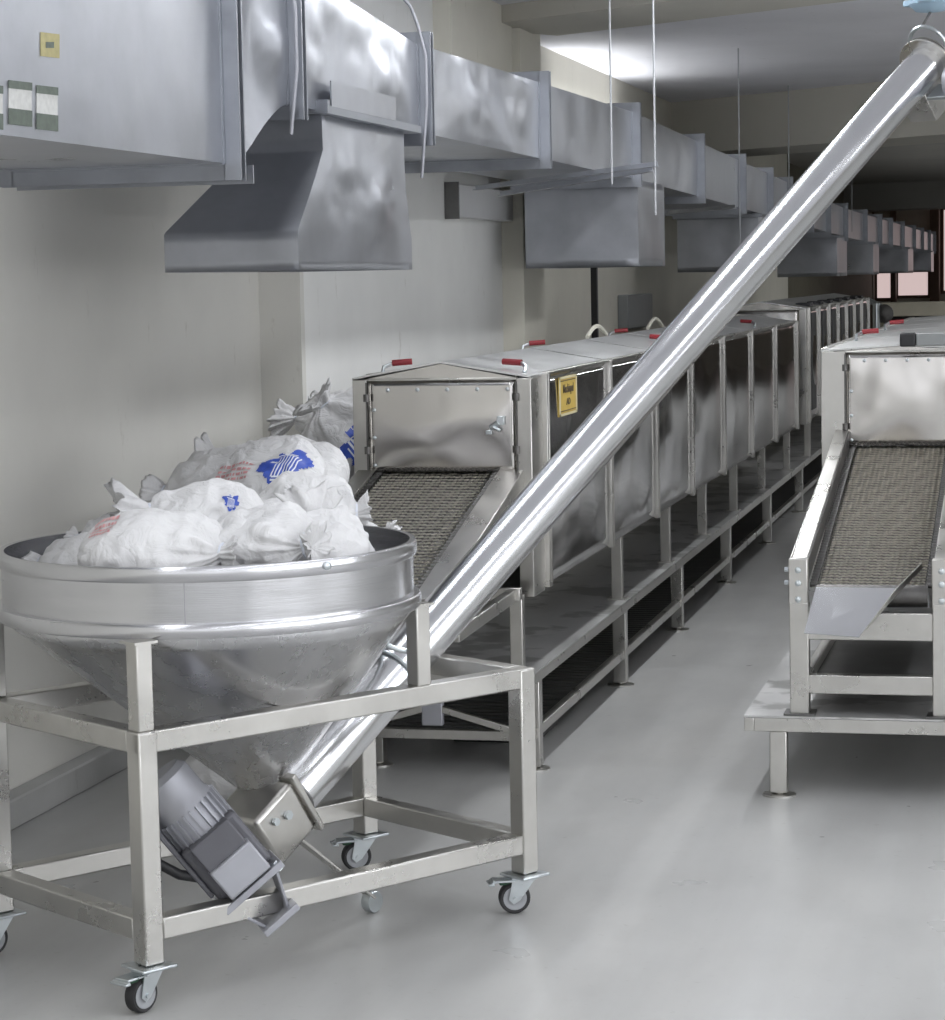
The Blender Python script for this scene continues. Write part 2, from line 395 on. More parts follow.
# ------------------------------------------------------------------ hopper with screw conveyor on a castered frame
YAW = math.radians(55.15)
EX = V((math.cos(YAW), math.sin(YAW), 0)); EY = V((-math.sin(YAW), math.cos(YAW), 0)); EZ = V((0, 0, 1))
O = V((-1.935, 4.858, 0)); FL, FWD = 1.189, .688; T = .05; ZT, ZB, ZR = .628, .104, .206
def Q(u, v, z): return O + EX * u + EY * v + EZ * z
hp = thing('hopper_conveyor', Q(.5, .344, 0), 'stainless steel cone hopper and screw tube on a wheeled frame, heaped with white sacks', 'conveyor')
def qbox(u0, v0, z0, u1, v1, z1):
    return MB().obox(Q((u0 + u1) / 2, (v0 + v1) / 2, (z0 + z1) / 2), EX * abs(u1 - u0) / 2, EY * abs(v1 - v0) / 2, EZ * abs(z1 - z0) / 2)
for (u, v) in ((0, 0), (FL - T, 0), (0, FWD - T), (FL - T, FWD - T)):
    qbox(u, v, ZB, u + T, v + T, ZT - .002).build('leg', 'steel', hp, bevel=.004)
for z0, z1, top in ((ZT - .05, ZT, 1), (ZR - .05, ZR, 0)):
    for v in (0.001, FWD - T - .001):
        qbox(T if not top else .0, v, z0, FL - T if not top else FL, v + T, z1).build('rail', 'steel', hp, bevel=.004)
    for u in (0.001, FL - T - .001):
        qbox(u, T, z0, u + T, FWD - T, z1).build('rail', 'steel', hp, bevel=.004)
# casters
def caster(u, v, ang, sx=0):
    c = Q(u, v, 0); d = V((math.cos(ang), math.sin(ang), 0)); s = V((-d.y, d.x, 0))
    wc = c + d * .028 + EZ * .0405
    pl = MB().obox(c + EZ * .099, EX * .046, EY * .046, EZ * .004).build('caster_plate', 'zinc', hp, bevel=.003)
    fk = MB()
    for q in (-1, 1):
        a = s * q * .019
        pts = [c - d * .026 + EZ * .093, c + d * .034 + EZ * .093, wc + d * .016 + EZ * -.002, wc + d * .004 - EZ * .014, wc - d * .012 - EZ * .004]
        fk.prism([p + a - s * .0015 for p in pts], s * .003)
    fk.obox(c + d * .004 + EZ * .0925, d * .032, s * .021, EZ * .003)
    fk.cyl(wc - s * .025, wc + s * .025, .006, 12)
    fork = fk.build('caster_fork', 'zinc', pl)
    w = MB().lathe([(.028, -.013), (.036, -.0145), (.0400, -.010), (.0405, 0), (.0400, .010), (.036, .0145), (.028, .013)], wc, s, 36).build('wheel', 'rubber', pl)
    MB().lathe([(.012, -.012), (.029, -.0138), (.030, -.015), (.027, -.0155), (.024, -.0140), (.012, -.0135)], wc, s, 32).build('wheel_rim', 'greyrim', pl)
    MB().lathe([(.012, .0135), (.024, .0140), (.027, .0155), (.030, .015), (.029, .0138), (.012, .012)], wc, s, 32).build('wheel_rim', 'greyrim', pl)
    b = MB()
    b.obox(c - d * 0 + d * .055 + EZ * .086, d * .03, s * .022, EZ * .003)
    b.obox(c + d * .088 + EZ * .079, d * .008, s * .026, EZ * .003)
    b.cyl(c + d * .085 + s * .026 + EZ * .081, c + d * .085 - s * .026 + EZ * .081, .004, 10)
    b.build('brake_pedal', 'zinc', pl, bevel=.002)
    MB().obox(c + d * .05 + EZ * .078, d * .016, s * .010, EZ * .004).build('pedal_pad', 'green', pl, bevel=.002)
aw = math.atan2(-EX.y, -EX.x)
rgt = math.atan2(CR.y, CR.x)
caster(.025, .025, rgt + PI + .9)
caster(FL - .025, .025, rgt + PI + .12)
caster(.025, FWD - .025, rgt + PI + .7)
caster(FL - .025, FWD - .025, rgt + PI + .25)
# posts that carry the hopper flange
HC = (.445, .344); HR = .495; ZF = .828
for (u, v, w) in ((.025, .025, .042), (.825, .022, .042), (.03, FWD - .03, .042), (.86, FWD - .03, .042)):
    p = qbox(u - w / 2, v - w / 2, ZT, u + w / 2, v + w / 2, ZF - .004).build('post', 'steel', hp, bevel=.003)
    qbox(u - .03, v - .03, ZF - .006, u + .03, v + .03, ZF).build('post_cap', 'steel', p)
# hopper: cone, band, flange, rim, bolts
hc = Q(HC[0], HC[1], 0); oc = Q(HC[0] + .135, HC[1] - .005, 0)
rings = []
for i in range(13):
    t = i / 12
    r = HR * (1 - t) + .062 * t; z = ZF * (1 - t) + .372 * t
    c = hc.lerp(oc, t)
    rings.append([c + V((math.cos(2 * PI * k / 72), math.sin(2 * PI * k / 72), 0)) * r + EZ * z for k in range(72)])
rings.append([oc + V((math.cos(2 * PI * k / 72), math.sin(2 * PI * k / 72), 0)) * .062 + EZ * .30 for k in range(72)])
MB().rings(rings).build('hopper_cone', 'hopper', hp, solid=.003)
MB().lathe([(HR - .004, 0), (HR - .004, .130), (HR - .010, .130), (HR - .010, 0)], hc + EZ * (ZF + .02), EZ, 96, (False, False)).build('hopper_band', 'rim', hp)
MB().lathe([(HR - .008, 0), (HR + .010, 0), (HR + .013, .004), (HR + .013, .026), (HR + .009, .032), (HR - .008, .032)], hc + EZ * (ZF - .002), EZ, 96, (False, False)).build('hopper_flange', 'rim', hp)
MB().lathe([(HR - .012, 0), (HR + .002, 0), (HR + .005, .004), (HR + .005, .030), (HR + .002, .035), (HR - .012, .035), (HR - .012, 0)], hc + EZ * (ZF + .122), EZ, 96, (False, False)).build('hopper_rim', 'rim', hp)
seam_dir = (V((0, 0, 0)) - hc); seam_dir.z = 0; seam_dir.normalize()
for ang in (.55,):
    d = Matrix.Rotation(ang, 3, 'Z') @ seam_dir
    MB().lathe([(.010, 0), (.010, .006), (.006, .009)], hc + d * (HR + .003) + EZ * (ZF + .142), d, 16).build('rim_bolt', 'zinc', hp)
MB().obox(hc + (Matrix.Rotation(-.12, 3, 'Z') @ seam_dir) * (HR - .001) + EZ * (ZF + .075), (Matrix.Rotation(-.12 + PI / 2, 3, 'Z') @ seam_dir) * .002, seam_dir * .003, EZ * .05).build('weld_seam', 'rim', hp)
# auger tube
AB = atd(285, 797, 5.9); AT = atd(928, 62, 7.95)
AX = (AT - AB).normalized()
AS = AX.cross(EZ).normalized(); AN = AS.cross(AX).normalized()
def A(t, s=0, n=0): return AB + AX * t + AS * s + AN * n
AL = (AT - AB).length; AR = .064
tb = MB().lathe([(AR, 0.0), (AR, AL)], AB, AX, 64).build('screw_tube', 'polish', hp)
MB().lathe([(AR + .001, 0), (AR + .010, 0), (AR + .010, .47), (AR + .001, .475)], A(.02), AX, 64, (False, False)).build('tube_sleeve', 'polish', hp)
MB().lathe([(AR, 0), (AR + .030, 0), (AR + .030, .008), (AR, .008)], A(AL - .02), AX, 48, (False, False)).build('end_flange', 'steel', hp, bevel=.001)
MB().lathe([(.03, 0), (AR + .028, .0), (AR + .028, .006), (.03, .05), (.015, .06)], A(AL - .005), AX, 40).build('bearing_cap', 'steel', hp)
# hoop, discharge spout and top drive at the head
hoop = [A(AL + .03 + .0 * math.cos(a), .07 * math.cos(a), .03 + .085 * math.sin(a)) for a in [i / 14 * PI for i in range(15)]]
MB().tube(hoop, .007, 8).build('lifting_hoop', 'zinc', hp)
MB().prism([A(AL - .15, -.05, -.04), A(AL - .03, -.05, -.04), A(AL - .05, -.05, -.15), A(AL - .13, -.05, -.15)], AS * .10).build('discharge_spout', 'steel', hp, bevel=.003)
MB().obox(A(AL - .10, .12, -.06), AX * .045, AS * .10, AN * .006).build('head_bracket', 'zinc', hp, bevel=.002)
MB().cyl(A(AL - .06, .10, -.05), A(AL - .06, .30, -.05), .06, 28).build('head_bearing', 'castalu', hp)
# strap that clamps the tube to the hopper
st = [A(.465, (AR + .016) * math.cos(a), (AR + .016) * math.sin(a)) for a in [i / 24 * 2 * PI for i in range(25)]]
MB().tube(st, .005, 8).build('tube_clamp', 'zinc', hp)
pc = Q(.825, .045, .705)
MB().tube([A(.465, 0, AR + .016), Q(.74, .14, .745), Q(.79, .06, .715), pc], .007, 8).build('clamp_arm', 'zinc', hp)
# foot housing of the auger
MB().obox(A(-.085), AX * .075, AS * .078, AN * .076).build('foot_housing', 'steel', hp, bevel=.012)
MB().obox(A(-.004), AX * .008, AS * .088, AN * .088).build('housing_flange', 'steel', hp, bevel=.003)
MB().lathe([(.012, 0), (.012, .01)], A(-.07, .079, .02), AS, 6).build('housing_bolt', 'zinc', hp)
MB().lathe([(.010, 0), (.010, .01)], A(-.11, .079, .035), AS, 6).build('housing_bolt', 'zinc', hp)
MB().cyl(oc + EZ * .30, oc + EZ * .36, .066, 40).build('outlet_collar', 'hopper', hp)
# gear motor lying across the foot of the auger
M0 = atd(160, 778, 5.50); M1 = atd(262, 897, 5.56)
MX = (M1 - M0).normalized(); ML = (M1 - M0).length
MT = (CP - (M0 + M1) / 2); MT = (MT - MX * MT.dot(MX)).normalized(); MSd = MX.cross(MT).normalized()
def G(t, a=0, b=0): return M0 + MX * t + MT * a + MSd * b
mr = .068
mb = MB().lathe([(.02, -.012), (mr - .012, -.008), (mr, .006), (mr, .075), (mr + .004, .08), (mr + .004, .20), (mr - .006, .21), (mr - .006, ML * .8)], M0, MX, 48).build('motor_body', 'castalu', hp)
fins = MB()
for i in range(26):
    a = 2 * PI * i / 26
    d = MT * math.cos(a) + MSd * math.sin(a)
    fins.obox(G(.145) + d * (mr + .006), MX * .055, d * .006, MX.cross(d) * .0018)
fins.build('cooling_fin', 'castalu', mb)
tbx = MB().obox(G(.205, mr + .012, .0), MX * .052, MT * .028, MSd * .055).build('terminal_box', 'castdark', mb, bevel=.004)
MB().obox(G(.262, mr + .018, -.002), MX * .040, MT * .034, MSd * .058).build('gearbox_cover', 'castalu', mb, bevel=.005)
MB().obox(G(ML * .62, -.01, 0), MX * .075, MT * .075, MSd * .078).build('gearbox', 'castdark', hp, bevel=.012)
fl = MB()
fl.obox(G(ML * .86, .02, 0), MX * .008, MT * .085, MSd * .085)
for q in (-1, 1):
    fl.prism([G(ML * .86, .09, q * .07), G(ML * .86, -.04, q * .07), G(ML * 1.12, .02, q * .03), G(ML * 1.15, .06, q * .03)], MSd * .008)
fl.obox(G(ML * 1.14, .04, 0), MX * .008, MT * .05, MSd * .05)
fl.build('mounting_flange', 'castalu', hp, bevel=.002)
for (a, b) in ((.085, .07), (.085, -.07), (-.05, .07)):
    MB().lathe([(.010, -.012), (.010, .012)], G(ML * .86, a, b), MX, 6).build('flange_bolt', 'zinc', hp)
MB().obox(G(.17, .03, mr + .016), MX * .11, MT * .03, MSd * .006).build('motor_foot', 'castdark', hp, bevel=.003)
MB().tube([G(.03, .02, mr + .01), G(.08, .03, mr + .05), G(.14, .04, mr + .06), G(.19, .05, mr + .04), G(.25, .03, mr - .005)], .012, 10).build('motor_cable', 'black', hp)
# skid foot behind the housing
sk = A(-.05); fp = atz(372, 905, .02)
MB().bar(sk + AN * -.05, fp + EZ * .02, .035, .008).build('skid_arm', 'steel', hp, bevel=.002)
MB().lathe([(.006, -.014), (.026, -.014), (.028, -.010), (.028, .010), (.026, .014), (.006, .014)], fp + EZ * .01, AS, 24).build('skid_roller', 'zinc', hp)

# ------------------------------------------------------------------ tunnel machines
def clamp_handle(y, x, z, side, par):
    """red-gripped toggle clamp lying along the eave"""
    h = MB().tube([(x - side * .0, y - .03, z + .0), (x, y - .01, z + .02), (x - side * .02, y + .02, z + .03)], .007, 8).build('toggle_clamp', 'zinc', par)
    MB().cyl((x - side * .02, y + .02, z + .032), (x - side * .085, y + .035, z + .036), .0105, 14).build('grip', 'red', h)
    return h

def mesh_belt(par, xa, xb, top, bot, pitch=.027, zz=.0088):
    """flat wire belt: cross rods with a zig-zag wire between each pair"""
    (y0, z0), (y1, z1) = top, bot
    Ln = math.hypot(y1 - y0, z1 - z0); d = V((0, (y1 - y0) / Ln, (z1 - z0) / Ln)); n = V((0, -d.z, d.y))
    if n.z < 0: n = -n
    P0 = V((0, y0, z0)); rows = int(Ln / pitch); w = xb - xa; nz = int(w / zz)
    m = MB(); bm = m.bm
    r = .0030
    for i in range(rows):
        c = P0 + d * (pitch * (i + .5)); prev = None
        wob = .0012 * math.sin(i * 1.7)
        for j in range(nz + 1):
            s = 1 if j % 2 else -1
            p = c + V((xa + j * zz, 0, 0)) + d * (s * pitch * .42 + wob) + n * (.0045 + s * .0030 + .0008 * math.sin(j * .9 + i))
            ring = [bm.verts.new(p + d * r), bm.verts.new(p + n * r * 1.2), bm.verts.new(p - d * r), bm.verts.new(p - n * r)]
            if prev:
                for k in range(4): bm.faces.new([prev[k], prev[(k + 1) % 4], ring[(k + 1) % 4], ring[k]])
            prev = ring
    belt = m.build('wire_belt', 'belt', par, smooth=0, normals=True)
    rd = MB()
    for i in range(rows + 1):
        c = P0 + d * (pitch * i)
        rd.cyl(c + V((xa, 0, 0)) + n * .001, c + V((xb, 0, 0)) + n * .001, .0030, 6)
    rd.box((0, 0, 0), (0, 0, 0)) if False else None
    rd.obox(P0 + d * Ln / 2 + V(((xa + xb) / 2, 0, 0)) - n * .012, V((w / 2, 0, 0)), d * Ln / 2, n * .004)
    rd.build('rod_pattern', 'beltdark', belt)
    for x, s in ((xa - .012, -1), (xb + .012, 1)):
        ch = MB(); k = int(Ln / .028)
        for i in range(k):
            c = P0 + d * (.028 * (i + .5)) + V((x, 0, 0)) + n * .006
            ch.cyl(c - V((.011, 0, 0)), c + V((.011, 0, 0)), .0085, 10)
            ch.obox(c + V((s * .006, 0, 0)), V((.002, 0, 0)), d * .012, n * .006)
        ch.build('chain_pattern', 'chain', belt)
    return belt

def cheek(par, x, th, ytop, ybot, zt, zb, h, name='side_cheek', mat='steel'):
    """sloping side plate of the infeed; zt/zb are the upper edge heights"""
    m = MB()
    m.prism([(x, ytop, zt), (x, ybot, zb), (x, ybot, zb - h), (x, ytop, zt - h)], (th, 0, 0))
    return m.build(name, mat, par, bevel=.002)

def tunnel(xl, xr, yf, seams, zb, ze, label, infeed, dx_panel=.048, zpan=.985, plate=False, clampL=(), clampR=(), front_leg=None, leg_ys=(), zplat=.335, ystart=None, group=None, far=False):
    cx = (xl + xr) / 2
    t = thing('tunnel_dryer', (cx, yf, zplat), label, 'machine', group)
    # end frame: two corner posts, header panel, gable
    for x0, x1 in ((xl, xl + dx_panel), (xr - dx_panel, xr)):
        MB().box((x0, yf, zb - .02), (x1, yf + .19, ze)).build('corner_post', 'steel', t, bevel=.003)
    if not far:
        for x, q in ((xl + dx_panel, 1), (xr - dx_panel, -1)):
            hinge = MB()
            for z in (ze - .06, zpan + .07): hinge.lathe([(.010, -.012), (.010, .012)], (x, yf - .006, z), EZ, 12)
            hinge.box((x - .003, yf - .004, zpan + .005), (x + .003, yf + .001, ze - .01))
            hinge.build('hinge', 'chain', t)
    fp_ = MB().grid(lambda a, b: V((xl + dx_panel + .004 + a * (xr - xl - 2 * dx_panel - .008), yf + .010 - .010 * math.sin(PI * a) * math.sin(PI * b) + .004 * noise.noise(V((a * 3, b * 2, xl * 5))), zpan + b * (ze - zpan - .006))), 24, 16)
    pn = fp_.build('header_panel', 'frontpanel', t, solid=.004, smooth=60)
    if not far:
        for i in range(5):
            xx = xl + dx_panel + .07 + i * (xr - xl - 2 * dx_panel - .1) / 4
            MB().lathe([(.007, 0), (.006, .005), (.003, .007)], (xx, yf + .006, ze - .035), (0, -1, 0), 12).build('rivet', 'zinc', pn)
        for z in (zpan + .02, zpan + .11, zpan + .2):
            MB().lathe([(.007, 0), (.006, .005), (.003, .007)], (xl + dx_panel + .022, yf + .006, z), (0, -1, 0), 12).build('rivet', 'zinc', pn)
    MB().box((xl + dx_panel, yf + .0, ze - .006), (xr - dx_panel, yf + .03, ze + .002)).build('header_rail', 'steel', t, bevel=.002)
    zr = ze + (.05 if zpan > .98 else .018)
    MB().prism([(xl + .04, yf + .004, ze), (xr - .04, yf + .004, ze), (cx, yf + .004, zr - .002)], (0, .006, 0)).build('gable', 'frontpanel', t)
    # modules: outer skins bulge slightly between joint flanges
    for i in range(len(seams) - 1):
        ya, yb = seams[i] + .022, seams[i + 1] - .022
        for x, s in ((xr, 1), (xl, -1)):
            sd = random.random() * 9
            def f(a, b, x=x, s=s, ya=ya, yb=yb, sd=sd):
                bul = .010 * (math.sin(PI * a) * math.sin(PI * min(1, b * 1.0))) ** .8 if 0 < a < 1 and 0 < b < 1 else 0
                return V((x + s * (bul + .003 * noise.noise(V((a * 2.5, b * 2.5, sd))) * math.sin(PI * a)), ya + a * (yb - ya), zb + b * (ze - zb)))
            MB().grid(f, 20, 20).build('side_panel', 'mirror', t, solid=.004, smooth=60)
        for x, s in ((xr, 1), (xl, -1)):
            lid = MB()
            if i == 0: ya = yf
            lid.hexa([(x, ya, ze), (x, yb, ze), (cx, yb, zr), (cx, ya, zr), (x, ya, ze + .006), (x, yb, ze + .006), (cx, yb, zr + .006), (cx, ya, zr + .006)])
            lid.build('roof_panel', 'cladding', t)
        MB().box((xl + .02, ya, zb - .004), (xr - .02, yb, zb)).build('floor_pan', 'darktray', t)
    for i, y in enumerate(seams):
        for x, s in ((xr, 1), (xl, -1)):
            fl = MB()
            fl.box((x - .004, y - .024, zb - .012), (x + s * .016, y - .004, ze + .006))
            fl.box((x - .004, y + .004, zb - .012), (x + s * .016, y + .024, ze + .006))
            fl.build('joint_flange', 'steel', t, bevel=.002)
    # roof edge strip
    for x, s in ((xr, 1), (xl, -1)):
        MB().box((x - s * .02, seams[0], ze + .002), (x + s * .012, seams[-1], ze + .010)).build('eave_strip', 'steel', t, bevel=.002)
    for y in clampL: clamp_handle(y, xl + .05, ze + .012, -1, t)
    for y in clampR: clamp_handle(y, xr - .04, ze + .012, 1, t)
    for y in leg_ys:
        for x in (xr - .045, xl + .045):
            lg = MB().box((x - .021, y - .021, zplat), (x + .021, y + .021, zb - .004)).build('leg', 'steel', t, bevel=.003)
            MB().box((x - .036, y - .036, zplat), (x + .036, y + .036, zplat + .006)).build('foot_plate', 'steel', lg)
    return t

# left machine: near row
LS = [7.70, 8.87, 9.96, 11.0, 12.12, 13.3, 14.5, 15.75]
ml = tunnel(-2.206, -1.612, 7.5, LS, .60, 1.285, 'long mirror-sided stainless tunnel machine with a yellow label, behind the sloping screw tube', None,
            clampL=(7.72, 9.9, 11.95), clampR=(7.62, 10.6, 13.84), leg_ys=(7.44, 9.27, 10.5, 11.65, 12.85, 14.15, 15.55))
# infeed belt of the left machine, running out towards the hopper
LB0, LB1 = (7.58, .985), (6.47, .715)
mesh_belt(ml, -2.115, -1.745, LB0, LB1)
for x, th in ((-2.195, .006), (-1.647, .006)):
    cheek(ml, x, th, 7.56, 6.40, 1.0, .72, .16)
for x0, x1 in ((-2.195, -2.137), (-1.722, -1.641)):
    MB().hexa([(x0, 6.40, .715), (x1, 6.40, .715), (x1, 7.56, .998), (x0, 7.56, .998), (x0, 6.40, .722), (x1, 6.40, .722), (x1, 7.56, 1.005), (x0, 7.56, 1.005)]).build('cheek_cap', 'steel', ml, bevel=.002)
MB().cyl((-2.17, 6.46, .70), (-1.66, 6.46, .70), .035, 24).build('tail_roller', 'chain', ml)
MB().box((-2.19, 7.36, .585), (-1.63, 7.40, .625)).build('crossbar', 'steel', ml, bevel=.003)
MB().bar((-1.66, 7.40, .60), (-1.66, 6.62, .585), .03, .04).build('stay', 'steel', ml, bevel=.003)
MB().bar((-2.17, 7.40, .60), (-2.17, 6.62, .585), .03, .04).build('stay', 'steel', ml, bevel=.003)
MB().obox(V((-2.01, 7.0, .78)), V((.03, 0, 0)), V((0, .02, 0)), V((0, 0, .03))) if False else None
# broken latch on the header panel
lt = MB(); lt.cyl((-1.745, 7.49, 1.125), (-1.715, 7.484, 1.145), .010, 12); lt.cyl((-1.735, 7.478, 1.13), (-1.71, 7.476, 1.118), .006, 10)
lt.obox((-1.71, 7.488, 1.15), (.012, 0, 0), (0, .008, 0), (0, 0, .014)); lt.obox((-1.75, 7.488, 1.112), (.010, 0, 0), (0, .006, 0), (0, 0, .007))
lt.build('latch', 'zinc', ml, bevel=.002)
# yellow label on the first side panel
lx = -1.6055
ly = MB().box((lx, 7.905, 1.135), (lx + .003, 8.215, 1.268)).build('label_plate', 'yellow', ml)
for z0, z1 in ((1.135, 1.143), (1.260, 1.268)):
    MB().box((lx + .0028, 7.905, z0), (lx + .0042, 8.215, z1)).build('label_border', 'yellowedge', ly)
for y0, y1 in ((7.905, 7.925), (8.195, 8.215)):
    MB().box((lx + .0028, y0, 1.135), (lx + .0042, y1, 1.268)).build('label_border', 'yellowedge', ly)
for z0 in (1.150, 1.252):
    MB().box((lx + .0028, 7.93, z0), (lx + .0044, 8.19, z0 + .003)).build('label_rule', 'ink', ly)
def text_on(par, s, loc, size, sx, mat, name):
    cu = bpy.data.curves.new(name, 'FONT'); cu.body = s; cu.size = size; cu.align_x = 'CENTER'; cu.align_y = 'CENTER'; cu.extrude = .0006; cu.offset = .0010
    tmp = bpy.data.objects.new('t', cu); COL.objects.link(tmp)
    dg = bpy.context.evaluated_depsgraph_get(); me = bpy.data.meshes.new_from_object(tmp.evaluated_get(dg))
    bpy.data.objects.remove(tmp)
    R = Matrix(((0, 0, 1), (1, 0, 0), (0, 1, 0))).to_4x4()       # text x -> +Y, text y -> +Z, normal -> +X
    me.transform(Matrix.Translation(V(loc) - LOC[par.name]) @ R @ Matrix.Diagonal((sx, 1, 1, 1)))
    me.materials.append(M[mat]); o = bpy.data.objects.new(name, me); COL.objects.link(o); o.parent = par; return o
text_on(ly, 'Machinpal', (lx + .0040, 8.06, 1.225), .040, 1.15, 'ink', 'lettering')
text_on(ly, 'AD', (lx + .0040, 8.06, 1.180), .030, 1.6, 'ink', 'lettering')

# second machine of the left row, further back
LS2 = [16.45, 17.2, 18.0, 18.8, 19.6, 20.4, 21.2, 22.0]
m2 = tunnel(-2.206, -1.60, 16.3, LS2, .60, 1.36, 'second mirror-sided tunnel machine with dark roof fittings, at the far end of the row', None, leg_ys=(16.8, 18.2, 19.6, 21.0), far=True)
for i, y in enumerate((16.9, 17.7, 18.5, 19.3, 20.1, 20.9, 21.6)):
    MB().box((-1.72, y - .12, 1.372), (-1.62, y + .12, 1.395)).build('roof_fitting', 'black', m2, bevel=.005)
    MB().box((-1.598, y - .30, .66), (-1.590, y + .02, 1.33)).build('door', 'black', m2, bevel=.003)
# cables on the left machine's roof
for px, py, nm in ((597, 342, 'cream cable looped over the left edge of the mirror-sided machine by the dark pole'), (655, 326, 'cream cable looped behind the screw tube on the mirror-sided machine')):
    c = atx(px, py, -2.12); c.z = 1.30
    o = MB().tube([c + V((0, -.25 + .5 * i / 12, .045 * math.sin(PI * i / 12) + .022)) for i in range(13)], .010, 8).build('cable', 'cable', origin=c)
    tag(o, nm, 'cable', 'cables on the machine roof')

# platform under the left row
def platform(xl, xr, y0, y1, z0, z1, label, leg_ys, rail=None, shelf=False, lx=.0, ends=True, stain='steel'):
    t = thing('steel_platform', ((xl + xr) / 2, y0, 0), label, 'platform')
    MB().box((xl, y0, z1 - .006), (xr, y1, z1)).build('deck', 'deck', t)
    for x in (xl, xr - .03): MB().box((x, y0, z0), (x + .03, y1, z1 - .007)).build('side_beam', 'steel', t, bevel=.002)
    MB().box((xl + .03, y0, z0), (xr - .03, y0 + .03, z1 - .007)).build('end_beam', 'steel', t, bevel=.002)
    for y in leg_ys:
        for x in (xr - .028 - lx, xl + .028 + lx):
            lg = MB().box((x - .026, y - .026, .012), (x + .026, y + .026, z0)).build('leg', 'steel', t, bevel=.003)
            MB().lathe([(.052, 0), (.052, .005), (.018, .009), (.018, .022)], (x, y, 0), EZ, 24).build('foot', 'steel', lg)
    if rail:
        for x in (xl + .01, xr - .04): MB().box((x, y0 + .02, rail[0]), (x + .03, y1, rail[1])).build('lower_rail', 'steel', t, bevel=.002)
        MB().box((xl + .03, y0 + .01, rail[0]), (xr - .03, y0 + .04, rail[1])).build('lower_crossbar', 'steel', t, bevel=.002)
    if shelf:
        s = MB(); n = 240
        for i in range(n):
            y = y0 + .1 + (y1 - y0 - .2) * i / n
            s.box((xl + .05, y, rail[0] + .006), (xr - .05, y + (y1 - y0) / n * .72, rail[0] + .016))
        s.build('shelf_slats', 'darktray', t)
    return t
M['deck'] = mat_metal('worn_deck', (.60, .595, .585), .40, .08, .12, (1, .5, 1), 5, stain=(4.5, .52, (.62, .62, .61)), metallic=.6)
pl_ = platform(-2.20, -1.612, 7.48, 22.2, .295, .335, 'long low steel platform carrying the mirror-sided tunnel machines', (7.58, 9.22, 10.71, 12.4, 14.27, 16.16, 18.4, 20.4), (.108, .14), True)
for s in (-1, 1):
    MB().bar((-1.95 + s * .03, 7.46, .215), (-1.95 + s * .26, 7.46, .150), .018, .022).build('brace', 'steel', pl_, bevel=.002)
MB().box((-1.985, 7.45, .16), (-1.915, 7.48, .235)).build('brace_block', 'castalu', pl_, bevel=.004)
o = MB().box((-2.02, 8.0, 0), (-1.72, 8.35, .07)).build('drip_tray', 'darktray', origin=(-1.87, 8.17, 0), bevel=.006)
tag(o, 'dark drip tray on the floor under the low platform', 'tray')

# right machine and platform
RS = [9.10, 10.25, 11.4, 12.55, 13.7, 14.85]
mr_ = tunnel(-.82, -.235, 8.9, RS, .62, 1.312, 'satin stainless tunnel machine with an open wire-belt infeed, on the low platform across the aisle', None,
             zpan=.965, dx_panel=.088, clampR=(), clampL=(9.95, 11.7), leg_ys=(9.0, 10.4, 11.6, 12.8, 14.0), zplat=.2535)
RB0, RB1 = (8.94, .955), (7.36, .632)
mesh_belt(mr_, -.695, -.365, RB0, RB1)
for s, xo, xi in ((-1, -.768, -.722), (1, -.292, -.338)):
    x0, x1 = sorted((xo, xi))
    # outer plate, flush with the corner post above
    m = MB(); m.prism([(xo, 9.0, 1.02), (xo, 7.32, .735), (xo, 7.32, .60), (xo, 8.9, .62), (xo, 9.0, .62)], (s * .004, 0, 0)); m.build('side_cheek', 'steel', mr_, bevel=.001)
    MB().hexa([(x0, 7.34, .722), (x1, 7.34, .722), (x1, 8.93, 1.02), (x0, 8.93, 1.02), (x0, 7.34, .732), (x1, 7.34, .732), (x1, 8.93, 1.03), (x0, 8.93, 1.03)]).build('cheek_cap', 'steel', mr_, bevel=.002)
    MB().hexa([(xi - .003, 7.34, .655), (xi + .003, 7.34, .655), (xi + .003, 8.93, .96), (xi - .003, 8.93, .96), (xi - .003, 7.34, .724), (xi + .003, 7.34, .724), (xi + .003, 8.93, 1.022), (xi - .003, 8.93, 1.022)]).build('belt_guide', 'chain', mr_)
    br = MB().box((x0 - .006, 7.29, .585), (x1 + .006, 7.335, .735)).build('tension_bracket', 'steel', mr_, bevel=.003)
    for z in (.61, .66, .70):
        MB().lathe([(.010, 0), (.009, .008), (.004, .010)], ((x0 + x1) / 2, 7.29, z), (0, -1, 0), 14).build('bolt', 'zinc', br)
    for z in (.66, .70):
        MB().lathe([(.008, 0), (.008, .02)], (xo, 7.31, z), (s, 0, 0), 6).build('bolt', 'zinc', br)
    for y in (7.315, 8.35):
        lg = MB().box((x0 - .004, y - .026, .2535), (x1 + .008, y + .026, .60)).build('leg', 'steel', mr_, bevel=.003)
        MB().box((x0 - .022, y - .045, .2535), (x1 + .026, y + .045, .260)).build('foot_plate', 'darktray', lg)
MB().box((-.72, 7.30, .318), (-.34, 7.34, .377)).build('crossbar', 'steel', mr_, bevel=.003)
MB().box((-.72, 7.30, .485), (-.34, 7.34, .570)).build('crossbar', 'steel', mr_, bevel=.003)
MB().box((-.72, 8.33, .318), (-.34, 8.37, .377)).build('crossbar', 'steel', mr_, bevel=.003)
for x in (-.745, -.345): MB().box((x, 7.34, .330), (x + .03, 8.33, .372)).build('side_rail', 'steel', mr_, bevel=.003)
MB().box((-.715, 7.34, .335), (-.345, 8.33, .341)).build('tray', 'darktray', mr_)
MB().cyl((-.70, 7.38, .612), (-.36, 7.38, .612), .034, 24).build('tail_roller', 'chain', mr_)
MB().cyl((-.70, 7.44, .59), (-.36, 7.44, .59), .022, 20).build('return_roller', 'castalu', mr_)
